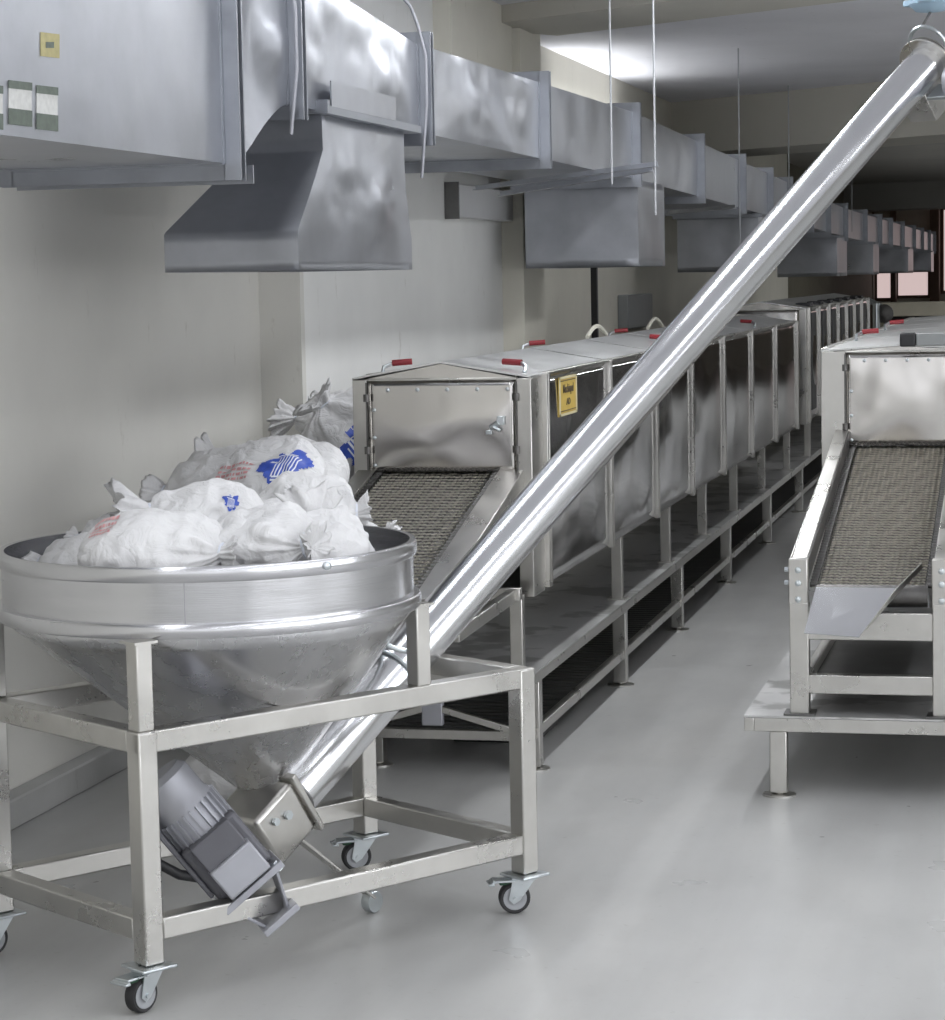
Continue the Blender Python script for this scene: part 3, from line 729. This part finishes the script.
# chute plate
ct = [aty(816, 587, 7.27), aty(896, 588, 7.27), aty(859, 637, 7.12), aty(804, 633, 7.12)]
nrm = (ct[1] - ct[0]).cross(ct[3] - ct[0]).normalized()
MB().prism(ct, nrm * .003).build('chute_plate', 'polish', mr_)
e1 = aty(921, 563, 7.42)
MB().prism([ct[2], ct[1], e1, e1 - EZ * .02, ct[1] - EZ * .02], V((.003, 0, 0))).build('chute_lip', 'steel', mr_)
# lid hold-down bar on the roof
hq = atz(908, 341, 1.35)
hb = MB().bar((hq.x + .03, hq.y, 1.355), (hq.x + .33, hq.y, 1.355), .05, .045).build('hold_down_bar', 'greybar', mr_, bevel=.004)
MB().obox((hq.x, hq.y, 1.355), (.028, 0, 0), (0, .028, 0), (0, 0, .025)).build('end_block', 'black', hb, bevel=.006)
platform(-.911, .16, 7.27, 15.2, .203, .252, 'wide low steel platform under the satin tunnel machine across the aisle', (7.30, 9.4, 11.5, 13.6, 15.0), None, False, lx=.075)

# ------------------------------------------------------------------ galvanised duct with outlets
dt = thing('air_duct', (-2.4, 4, 2.0), 'long galvanised air duct with square outlets hanging along the wall', 'duct')
DX0, DX1 = -2.70, -2.10
joints = [6.03, 6.59, 8.05, 10.05, 12.37, 14.74, 16.8, 18.5, 19.94, 21.7, 23.43, 25.45, 28.2, 30.7, 32.8, 35.5, 38.5, 41.0, 43.4, 45.3]
def zbt(y):   # duct underside and top by distance
    if y <= 6.03: return 1.917, 2.62
    if y <= 6.59: t = smooth01(6.03, 6.59, y); return 1.917 + t * .19, 2.62 - .08 * t
    b = 2.107 - max(0, y - 12.4) * .010
    tt = 2.405 + (min(y, 12.4) - 8.05) * .010 if y > 8.05 else 2.40 + .0 * y + (8.05 - y) * .075
    if y > 12.4: tt = 2.448 - (y - 12.4) * .0135
    return max(b, 1.965), max(tt, 2.27)
def duct_section(ya, yb, amp, n):
    rings = []
    sd = random.random() * 50
    for i in range(n + 1):
        a = i / n; y = ya + a * (yb - ya); zb_, zt_ = zbt(y)
        env = math.sin(PI * a) ** .5 if 0 < a < 1 else 0
        pts = []
        k = max(4, n // 2)
        def dn(p): return amp * env * (noise.noise(p * 2.6 + V((sd, 0, 0))) + .55 * abs(noise.noise(p * 6.0 + V((0, sd, 0)))))
        for j in range(k): # right face going up
            z = zb_ + (zt_ - zb_) * j / k; e = math.sin(PI * j / k) ** .5 if j else 0
            pts.append(V((DX1 + dn(V((0, y, z))) * (e + .15), y, z)))
        for j in range(k):
            x = DX1 + (DX0 - DX1) * j / k; pts.append(V((x, y, zt_)))
        for j in range(k):
            z = zt_ - (zt_ - zb_) * j / k; pts.append(V((DX0, y, z)))
        for j in range(k):
            x = DX0 + (DX1 - DX0) * j / k; e = math.sin(PI * j / k) ** .5 if j else 0
            pts.append(V((x, y, zb_ + dn(V((x, y, 7))) * e * .8)))
        rings.append(pts)
    return MB().rings(rings)
ends = [3.2] + joints + [46.5]
for i in range(len(ends) - 1):
    ya, yb = ends[i], ends[i + 1]
    near = yb < 13
    amp = (.0004, .045, .028, .026, .016, .012)[i] if i < 6 else .006
    duct_section(ya + .004, yb - .004, amp, (28, 24, 32, 36, 28, 20)[i] if i < 6 else 8).build('duct_section', 'galv', dt, smooth=50)
for i, y in enumerate(joints):
    zb_, zt_ = zbt(y)
    if i == 1: zb_, zt_ = zbt(6.6)
    f = MB(); w = .045 if y < 20 else .05
    for yy in (y - .022, y + .014) if y < 20 else (y - .02,):
        f.box((DX1 - .002, yy, zb_ - w), (DX1 + w, yy + .008, zt_ + w)); f.box((DX0 - w, yy, zb_ - w), (DX0 + .002, yy + .008, zt_ + w))
        f.box((DX0, yy, zb_ - w), (DX1, yy + .008, zb_ + .002)); f.box((DX0, yy, zt_ - .002), (DX1, yy + .008, zt_ + w))
    f.box((DX1 + .0, y - .035, zb_ - .0), (DX1 + .005, y + .035, zt_))
    f.box((DX0, y - .04, zb_ - .005), (DX1, y + .04, zb_))
    f.build('joint_frame', 'galvdark', dt)
MB().box((DX0 - .05, 6.15, 1.868), (DX1 + .03, 6.158, 1.917)).build('support_angle', 'galv', dt)
# first outlet: neck, flared hood towards the camera, rectangular lip
def outlet_flared():
    y0, y1 = 6.87, 7.80; nb = zbt(7.3)[0]; xl, xr = -2.52, -2.095
    n = 24; rings = []
    lv = [(nb + .0, 0, 0), (nb - .115, 0, 0), (nb - .20, .33, .15), (nb - .352, .98, .9), (nb - .36, 1, 1), (nb - .468, 1, 1)]
    sd = 3.3
    zs = []
    for q in range(len(lv) - 1):
        m_ = (3, 8, 12, 1, 4)[q]
        for s in range(m_):
            t = s / m_; zs.append(tuple(a + (b - a) * t for a, b in zip(lv[q], lv[q + 1])))
    zs.append(lv[-1])
    for (z, fy, fb) in zs:
        ya = y0 - .262 * fy; yb = y1 + .07 * fb
        xa = -2.345 - .155 * fy; xb = xr
        w = math.sin(PI * min(1, max(0, (nb - z) / .46)))
        dn = lambda p: .016 * w * (noise.noise(p * 4.2 + V((sd, 0, 0))) + .5 * abs(noise.noise(p * 9.0)))
        pts = []
        for j in range(n):
            a = j / n; p = V((xb, ya + (yb - ya) * a, z)); p.x += dn(p) * (.3 + math.sin(PI * a)) + .012 * w * math.sin(PI * a); pts.append(p)
        for j in range(n):
            a = j / n; pts.append(V((xb + (xa - xb) * a, yb, z)))
        for j in range(n):
            a = j / n; pts.append(V((xa, yb + (ya - yb) * a, z)))
        for j in range(n):
            a = j / n; p = V((xa + (xb - xa) * a, ya, z)); p.y += dn(p) * .4 * math.sin(PI * a); pts.append(p)
        rings.append(pts)
    b = MB().rings(rings).build('outlet_hood', 'galv', dt, smooth=50, solid=.002)
    f = MB()
    f.box((-2.38, 6.84, nb - .012), (-2.06, 7.90, nb + .0)); f.box((DX1 + .002, 6.84, nb), (-2.06, 7.90, nb + .012))
    f.box((-2.38, 6.82, nb - .012), (-2.06, 6.845, nb + .028))
    f.build('outlet_collar', 'galvdark', b)
    MB().box((-2.063, 6.86, nb + .010), (-2.059, 7.58, nb + .085)).build('collar_tab', 'galv', b)
outlet_flared()
def outlet(y0, y1, zb0, xl=-2.69, xr=-2.09, nm='outlet_box'):
    nb = zbt((y0 + y1) / 2)[0]; t = .0
    m = MB(); n = 8
    rings = []
    for (z) in [nb + (zb0 - nb) * i / 10 for i in range(11)]:
        pts = []
        def dn(p): return .010 * noise.noise(p * 3.1) * math.sin(PI * max(0, min(1, (nb - z) / (nb - zb0))))
        for a, b in (((xr, y0), (xr, y1)), ((xr, y1), (xl, y1)), ((xl, y1), (xl, y0)), ((xl, y0), (xr, y0))):
            for j in range(n):
                p = V((a[0] + (b[0] - a[0]) * j / n, a[1] + (b[1] - a[1]) * j / n, z)); d = dn(p) * (1 if j else 0)
                if a[0] == b[0]: p.x += d
                else: p.y += d
                pts.append(p)
        rings.append(pts)
    b = m.rings(rings).build(nm, 'galv', dt, smooth=50, solid=.004)
    MB().box((xl - .03, y0 - .03, nb - .03), (xr + .03, y0 - .0, nb - .004)).build('outlet_collar', 'galvdark', b)
    return b
outlet(12.45, 13.33, 1.655)
outlet(17.78, 18.9, 1.625)
outlet(24.5, 25.7, 1.565)
outlet(29.6, 30.6, 1.57)
outlet(37.0, 38.4, 1.575)
outlet(44.2, 45.2, 1.58)
# cable along the second and third joint frames
for y, zt_ in ((6.56, 2.7), (8.01, 2.52)):
    MB().tube([(-2.085, y - .02, 2.02 if y < 7 else 1.95), (-2.06, y - .03, 2.2), (-2.06, y - .03, 2.36), (-2.085, y - .03, zt_ - .06), (-2.10, y - .06, zt_), (-2.13, y - .12, zt_ + .05)], .0055, 10).build('conduit', 'castalu', dt)
# flat patches that paint room reflections on the nearest duct face
def reflection_patch(x0, x1, y0, y1, mat, par=None, name='reflection_patch'):
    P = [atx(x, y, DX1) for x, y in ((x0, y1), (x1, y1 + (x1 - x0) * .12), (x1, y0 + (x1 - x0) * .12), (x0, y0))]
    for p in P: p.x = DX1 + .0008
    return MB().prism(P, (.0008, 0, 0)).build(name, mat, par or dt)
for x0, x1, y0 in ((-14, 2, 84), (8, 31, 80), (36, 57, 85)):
    s = reflection_patch(x0, x1, y0, y0 + 43, 'reflw'); s['label'] = 'small painted reflection with a white middle on the duct side'
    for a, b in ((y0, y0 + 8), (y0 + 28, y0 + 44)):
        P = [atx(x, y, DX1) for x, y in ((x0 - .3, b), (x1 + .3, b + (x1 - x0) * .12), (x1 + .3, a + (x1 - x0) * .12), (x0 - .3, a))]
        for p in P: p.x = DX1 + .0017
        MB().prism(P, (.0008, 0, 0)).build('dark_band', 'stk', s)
s = reflection_patch(40, 59, 32, 56, 'refly'); s['label'] = 'yellowish square painted reflection with a dark mark'
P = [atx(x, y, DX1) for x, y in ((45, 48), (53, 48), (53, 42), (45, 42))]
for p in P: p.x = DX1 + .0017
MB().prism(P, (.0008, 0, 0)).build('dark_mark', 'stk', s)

# hangers: threaded rods and the trapeze bars below the duct
def rod(x, y, z0, label):
    tag(MB().cyl((x, y, z0), (x, y, ZC), .0045, 8).build('hanger_rod', 'conduit', origin=(x, y, ZC)), label, 'rod', 'threaded rods holding the duct')
p = aty(655, 166, 10.35); q = aty(655, 215, 10.35)
rod(p.x, 10.35, q.z, 'long bare hanger rod through the end of the bar beside the second outlet')
p2 = aty(612, 184, 10.32)
rod(p2.x, 10.32, p2.z, 'shorter hanger rod in front of the duct, nearer than the bare long one')
p3 = atx(740, 245, -1.93); rod(p3.x, p3.y, p3.z, 'thin hanger rod in front of the duct beside the third outlet')
p4 = atx(789, 187, -1.95); rod(p4.x, p4.y, p4.z, 'short hanger rod ending on top of the duct by the screw tube')
p5 = atx(852, 232, -1.95); rod(p5.x, p5.y, p5.z, 'thin hanger rod seen just below the screw tube, before the far outlets')
def trap(a, b, label):
    d = (b - a).normalized(); c = (a + b) / 2
    m = MB(); m.bar(a, b, .03, .004); m.bar(a + V((0, .014, .010)), b + V((0, .014, .010)), .004, .022)
    tag(m.build('trapeze_bar', 'galv', origin=c), label, 'bar', 'angle bars under the duct')
trap(aty(475, 190, 10.9), aty(657, 166, 10.35), 'long angle bar under the duct with the rod through its end')
trap(aty(500, 196, 10.98), aty(652, 171, 10.45), 'shorter angle bar just behind the long one under the duct')
trap(aty(668, 214, 15.6), atx(735, 208, -1.90), 'small angle bar under the duct before the third outlet')

# white trunking box on the wall behind the duct
wb = thing('wall_box', (-2.89, 12, 1.9), 'white flat box with a dark end fixed to the wall under the duct', 'box')
MB().box((-2.888, 11.52, 1.91), (-2.82, 12.74, 2.07)).build('casing', 'white', wb, bevel=.004)
MB().box((-2.888, 11.50, 1.90), (-2.818, 11.52, 2.08)).build('end_panel', 'darktray', wb)
pp = atx(595, 330, -2.8)
dp = thing('dark_post', (pp.x, pp.y, 0), 'slim dark post standing behind the mirror-sided machine', 'post')
MB().box((pp.x - .02, pp.y - .02, 0), (pp.x + .02, pp.y + .02, 1.74)).build('shaft', 'black', dp, bevel=.003)
MB().box((pp.x - .03, pp.y - .03, 1.68), (pp.x + .03, pp.y + .03, 1.75)).build('head', 'zinc', dp, bevel=.004)
MB().box((pp.x - .06, pp.y - .06, 0), (pp.x + .06, pp.y + .06, .012)).build('base', 'zinc', dp, bevel=.003)
jb = atx(645, 325, -2.95)
o = MB().box((-3.06, jb.y - .55, 1.22), (-2.98, jb.y + .55, 1.47)).build('junction_box', 'greybar', origin=(-3.06, jb.y, 1.22), bevel=.01)  # flat grey junction box on the wall
tag(o, 'grey flat box low on the wall behind the cream cable', 'box')

# pale blue fan-shaped hook above the screw head
fx = atd(930, 4, 8.4)
cf = thing('hanging_fitting', (fx.x, fx.y, ZC), 'small pale blue fitting hanging from the ceiling above the head of the screw tube', 'fitting')
MB().cyl(fx, (fx.x, fx.y, ZC), .012, 12).build('down_rod', 'zinc', cf)
MB().lathe([(.01, -.03), (.05, -.025), (.075, 0), (.05, .025), (.02, .04)], fx, EZ, 28).build('hub', 'bluefan', cf)
for i in range(3):
    a = 2 * PI * i / 3 + .35; d = V((math.cos(a), math.sin(a), 0)); q = V((-d.y, d.x, 0))
    MB().prism([fx + d * .06 + q * .03, fx + d * .11 + q * .02, fx + d * .11 - q * .02, fx + d * .06 - q * .03], (0, 0, .02)).build('lug', 'bluefan', cf, bevel=.003)
o = MB().tube([fx - EZ * .03, A(AL + .03, 0, .115)], .005, 8).build('hanging_wire', 'chain', origin=fx)
tag(o, 'short dark wire holding the head of the screw tube from above', 'wire')

# ------------------------------------------------------------------ far end of the hall
bx = atx(868, 310, -1.5)
fm = thing('pump_unit', (-1.6, 23.6, 0), 'small grey unit with silver pipes at the end of the machine row', 'machine')
MB().box((-1.85, 23.4, 0), (-1.45, 23.8, 1.02)).build('cabinet', 'greybar', fm, bevel=.01)
MB().cyl((-1.62, 23.35, .2), (-1.62, 23.35, 1.30), .035, 14).build('upright_pipe', 'zinc', fm)
MB().tube([(-1.80, 23.5, 1.02), (-1.80, 23.5, 1.25), (-1.7, 23.45, 1.33), (-1.55, 23.45, 1.25), (-1.50, 23.5, 1.02)], .03, 10).build('bent_pipe', 'zinc', fm)
MB().lathe([(.09, 0), (.09, .04), (.03, .06)], (-1.55, 23.4, 1.20), (0, -1, 0), 20).build('hand_wheel', 'chain', fm)
sh = thing('storage_cabinet', (-1.62, 30, 0), 'cream cabinet with a dark open shelf below the far windows', 'cabinet')
x0, x1, y0 = -2.05, -1.05, 30.0
MB().box((x0, y0, 1.05), (x1, y0 + .5, 1.22)).build('upper_box', 'cream', sh, bevel=.01)
MB().box((x0, y0, .75), (x1, y0 + .5, .87)).build('shelf', 'cream', sh, bevel=.01)
MB().box((x0, y0, 0), (x1, y0 + .5, .62)).build('lower_box', 'cream', sh, bevel=.01)
MB().box((x0, y0 + .46, .6), (x1, y0 + .5, 1.1)).build('back_panel', 'black', sh)
for x in (x0, x1 - .05): MB().box((x, y0, .6), (x + .05, y0 + .5, 1.1)).build('side_panel', 'olive', sh)
oc_ = thing('steel_column', (-2.15, 28, 0), 'olive painted column beside the cream cabinet at the far end', 'column')
MB().box((-2.28, 27.9, 0), (-2.02, 28.1, 1.22)).build('shaft', 'olive', oc_, bevel=.01)
MB().box((-2.32, 27.86, 0), (-1.98, 28.14, .04)).build('base_plate', 'brown', oc_)

# ------------------------------------------------------------------ sacks
def sack(c, ax, up, a, b, h, seed, label, prints=(), red=False, ruffle=1.0, pinch=True, res=(64, 72), group='white woven sacks', flat=.55, bend=0.0, name='sack', tie=.80):
    """c centre, ax long axis towards the tied end, up the top side; a, b, h half sizes"""
    c = V(c); ax = V(ax).normalized(); up = V(up); up = (up - ax * up.dot(ax)).normalized(); sd = ax.cross(up)
    rnd = random.Random(seed); so = V((seed * 3.1, seed * 1.7, seed * .9)); ph = rnd.random() * 6
    def S(u, th, off=0.0):
        # u from -1 (sewn end) to 1 (mouth)
        if u < tie or not pinch:
            q = (u + 1) / (tie + 1) if pinch else (u + 1) / 2
            w = max(0.0, 1 - abs(2 * q - 1) ** 3.0) ** .55
            if pinch and q > .5: w = max(w, .13)
            hh = max(0.0, 1 - abs(2 * q - 1) ** 2.4) ** .60
            if pinch and q > .5: hh = max(hh, .2)
        else:
            q = (u - tie) / (1 - tie)
            w = .13 + .40 * ruffle * q ** .7; hh = .20 + .42 * ruffle * q ** .7
        cs, sn = math.cos(th), math.sin(th)
        e = .78
        x = math.copysign(abs(cs) ** e, cs) * w * b
        y = math.copysign(abs(sn) ** e, sn) * hh * h
        if y < 0: y *= flat / .55 * .8
        near = smooth01(.15, tie, u) if pinch else 0
        r = 1.0
        fold = math.cos(9 * th + ph + 2.2 * noise.noise(V((u * 2, cs, sn)) + so)) * .5 + .35 * math.cos(17 * th - ph)
        if u >= tie and pinch:
            r += .26 * fold * ((u - tie) / (1 - tie)) ** .5 + .10 * fold
        else:
            r += (.24 * near + .08 * smooth01(-.4, -1, u)) * fold
        p = c + ax * (u * a) + sd * x * r + up * (y * r)
        nd = (sd * x + up * y); nd = nd.normalized() if nd.length > 1e-6 else up
        k = 1 / .11
        dsp = -.006 + .030 * noise.noise(p * k * .5 + so) + .030 * (.30 - abs(noise.noise(p * k * .85 + so))) + .014 * (.3 - abs(noise.noise(p * k * 1.9 + so))) + .007 * noise.noise(p * k * 3.8 + so)
        dsp += .016 * (1 - abs(noise.noise(V((p.dot(ax) * 5, p.dot(sd) * 16, p.dot(up) * 16)) + so)) * 2) * near
        env = min(1.0, (u + 1) * 5)
        if u >= tie and pinch: dsp *= .7
        p += nd * (dsp * env + off)
        if u >= tie and pinch:
            p += ax * (.035 * ruffle * noise.noise(V((cs * 2.3, sn * 2.3, ph))) * (u - tie) / (1 - tie))
            p += up * .02 * ((u - tie) / (1 - tie)) * math.sin(ph)
        p += up * bend * (u * u)
        return p
    nu, nv = res
    o = MB().grid(lambda i, j: S(-1 + 2 * i, 2 * PI * j), nu, nv)
    if pinch:
        core = c + ax * (.86 * a) + up * (bend * .7)
        o.grid(lambda i, j: S(1, 2 * PI * j).lerp(core, i * .96), 5, nv)
    bmesh.ops.remove_doubles(o.bm, verts=o.bm.verts, dist=.0004)
    ob = o.build(name, 'sack', origin=c, smooth=180)
    tag(ob, label, 'sack', group)
    if pinch:
        tie_r = MB().tube([S(tie, 2 * PI * j / 24, .002) for j in range(25)], .004, 6).build('tie', 'lettering', ob)
    for (u0, u1, t0, t1, sx) in prints:
        um, tm = (u0 + u1) / 2, (t0 + t1) / 2
        def shape(i, j, sx=sx):
            X, Y = (i - .5) * 2, (j - .5) * 2
            ang = math.atan2(Y, X); rr = math.hypot(X * 1.05, Y * 1.05)
            lim = .78 + .18 * math.cos(3 * ang + sx) + .14 * math.cos(7 * ang + sx * 2) + .07 * math.cos(13 * ang)
            return rr < lim
        bp_ = MB().grid(lambda i, j: S(u0 + (u1 - u0) * i, t0 + (t1 - t0) * j, .0022), 44, 44, shape)
        bo = bp_.build('printed_panel', 'blueprint', ob, smooth=180)
        wl = MB()
        def strip(i0, i1, j0, j1, sl=.0):
            wl.grid(lambda i, j: S(u0 + (u1 - u0) * (i0 + (i1 - i0) * i + sl * (j - .5)), t0 + (t1 - t0) * (j0 + (j1 - j0) * j), .0040), 6, 10)
        strip(.34, .70, .70, .735); strip(.42, .62, .775, .80); strip(.40, .74, .24, .27)
        for kx in range(7):
            i0 = .335 + kx * .055
            strip(i0, i0 + .022, .33, .66, .05)
        strip(.335, .69, .645, .675, 0); strip(.36, .72, .32, .345, 0)
        wl.build('lettering', 'lettering', bo, smooth=180)
    if red:
        rp = MB(); rr_ = random.Random(seed + 5)
        u0, t0 = red if isinstance(red, tuple) else (-.35, 1.0)
        for row in range(4):
            x = 0
            while x < .34:
                w = rr_.uniform(.012, .05)
                tt = t0 + row * .10
                rp.grid(lambda i, j: S(u0 + x + w * i, tt + .055 * j, .0022), 2, 1)
                x += w + .014
        rp.build('red_lettering', 'redprint', ob, smooth=180)
    return ob

R3, U3 = V((_r0.x, _r0.y, 0)), EZ
B3 = V((_f0.x, _f0.y, 0))
def dirn(r, f, z=0): return R3 * r + B3 * f + EZ * z
up_ = dirn(0, -.25, 1)
# in the hopper, nearest first
sack(atd(160, 551, 5.47), dirn(1, -.25, -.02), dirn(0, -.45, 1), .190, .14, .082, 11, 'plump white sack at the hopper front, its tied end against the creased sack', red=(-.75, 1.2), ruffle=.6)
sack(atd(266, 548, 5.52), dirn(.75, -.5, .05), dirn(0, -.4, 1), .150, .125, .088, 12, 'white creased sack in the hopper, between the plump sack and the crumpled one', ruffle=.5)
sack(atd(332, 551, 5.66), dirn(-.35, .5, .40), dirn(.2, -.4, 1), .150, .115, .072, 13, 'crumpled white sack in the hopper closest to the screw tube', ruffle=1.1, tie=.7)
sack(atd(84, 564, 5.58), dirn(-.9, .4, -.05), dirn(0, -.4, 1), .150, .105, .055, 14, 'flattened white sack against the hopper wall farthest from the screw tube', ruffle=.3)
sack(atd(120, 543, 5.80), dirn(-1, .3, .06), dirn(0, -.4, 1), .14, .10, .064, 15, 'white sack with red print lying behind the plump sack in the hopper', red=(-.2, 1.6), ruffle=.5)
sack(atd(192, 516, 5.90), dirn(-1, -.1, .05), dirn(0, -.4, 1), .19, .12, .058, 16, 'white sack with a frilly bunched mouth and small blue spots on top of the heap', ruffle=1.5, tie=.55, prints=((-.62, -.38, 1.5, 2.1, 1.7),))
sack(atd(274, 528, 5.92), dirn(1, .2, 0), dirn(0, -.4, 1), .14, .11, .058, 17, 'smooth white sack at the back of the hopper heap, behind the creased sack', ruffle=.4)
# lower layer that carries the heap inside the hopper
for i, (u, v, z) in enumerate(((.34, .28, .86), (.58, .30, .86), (.38, .50, .86), (.60, .48, .86), (.48, .36, .74))):
    sack(Q(u, v, z), EX if i % 2 else EY, EZ, .125, .10, .055, 30 + i, 'white sack in the lower layer of the heap, inside the hopper', group='sacks buried in the hopper', res=(28, 32))
# stacked pile against the wall behind the hopper
sack(atd(236, 490, 6.95), dirn(-1, .25, -.10), dirn(.1, -.62, 1), .275, .19, .088, 21, 'big white sack with blue panel and red lettering lying across the pile', prints=((-.97, -.34, 1.0, 2.3, .2),), red=(-.26, 1.5), ruffle=.3)
sack(atd(273, 476, 7.28), dirn(-1, .15, .06), dirn(.15, -.55, 1), .235, .17, .095, 22, 'plain white sack with a frilly mouth behind the big blue-panelled one', ruffle=1.4, tie=.62)
sack(atd(350, 441, 8.7), dirn(-.55, -.2, .75), dirn(.45, -.8, .35), .21, .19, .10, 23, 'white sack with blue panel leaning beside the corner post of the tunnel machine', prints=((-.55, .45, .9, 2.2, 2.0),), ruffle=.8)
sack(atd(322, 421, 9.0), dirn(-1, .2, .1), dirn(0, -.4, 1), .17, .14, .070, 24, 'white crumpled sack topmost at the far end of the pile', ruffle=1.2, tie=.6)
sack(atd(352, 418, 9.35), dirn(-.9, .2, .25), dirn(0, -.4, 1), .17, .13, .085, 26, 'white sack with a blue corner peeping out beside the machine post', prints=((-.7, .0, .9, 2.0, 1.0),), ruffle=.9)
sack(atd(311, 512, 6.60), dirn(1, .1, -.1), dirn(0, -.6, 1), .155, .13, .065, 25, 'white sack with a wide blue print just below the big blue-panelled one', prints=((-.75, .0, .55, 1.6, .9),), ruffle=.6)
sack((-2.0, 6.66, .855), (1, .1, 0), EZ, .15, .15, .07, 28, 'white sack lying on the low end of the wire belt, under the wide blue print', group='sacks in the lower layers of the pile', res=(28, 32))
k = 0
for (x, y, a) in ((-2.43, 6.98, .20), (-2.50, 7.78, .25), (-2.52, 8.40, .25), (-2.54, 8.98, .24)):
    for z in (.085, .27, .455, .64, .82) if y < 8.2 else (.085, .27, .455, .64) if y < 8.6 else (.085, .27, .455, .64, .85):
        k += 1
        sack((x, y, z), (1, .1, 0) if k % 2 else (1, -.12, 0), EZ, a, .21, .095, 60 + k, 'white sack in the hidden lower layers of the pile behind the hopper', group='sacks in the lower layers of the pile', res=(24, 28))

# ------------------------------------------------------------------ render look
w = bpy.data.worlds.new('world'); sc.world = w; w.use_nodes = True
w.node_tree.nodes['Background'].inputs[0].default_value = (.8, .85, .9, 1); w.node_tree.nodes['Background'].inputs[1].default_value = .25
sc.view_settings.view_transform = 'Standard'; sc.view_settings.look = 'None'
sc.view_settings.exposure = -0.08; sc.view_settings.gamma = 1.0; sc.view_settings.use_curve_mapping = False
sc.cycles.max_bounces = 10; sc.cycles.glossy_bounces = 6; sc.cycles.diffuse_bounces = 5
sc.cycles.use_adaptive_sampling = False
sc.cycles.use_denoising = True
sc.cycles.denoiser = 'OPENIMAGEDENOISE'
sc.cycles.denoising_input_passes = 'RGB_ALBEDO_NORMAL'
sc.cycles.denoising_prefilter = 'ACCURATE'
sc.cycles.sample_clamp_indirect = 3
sc.cycles.blur_glossy = 1.0
sc.cycles.use_light_tree = True
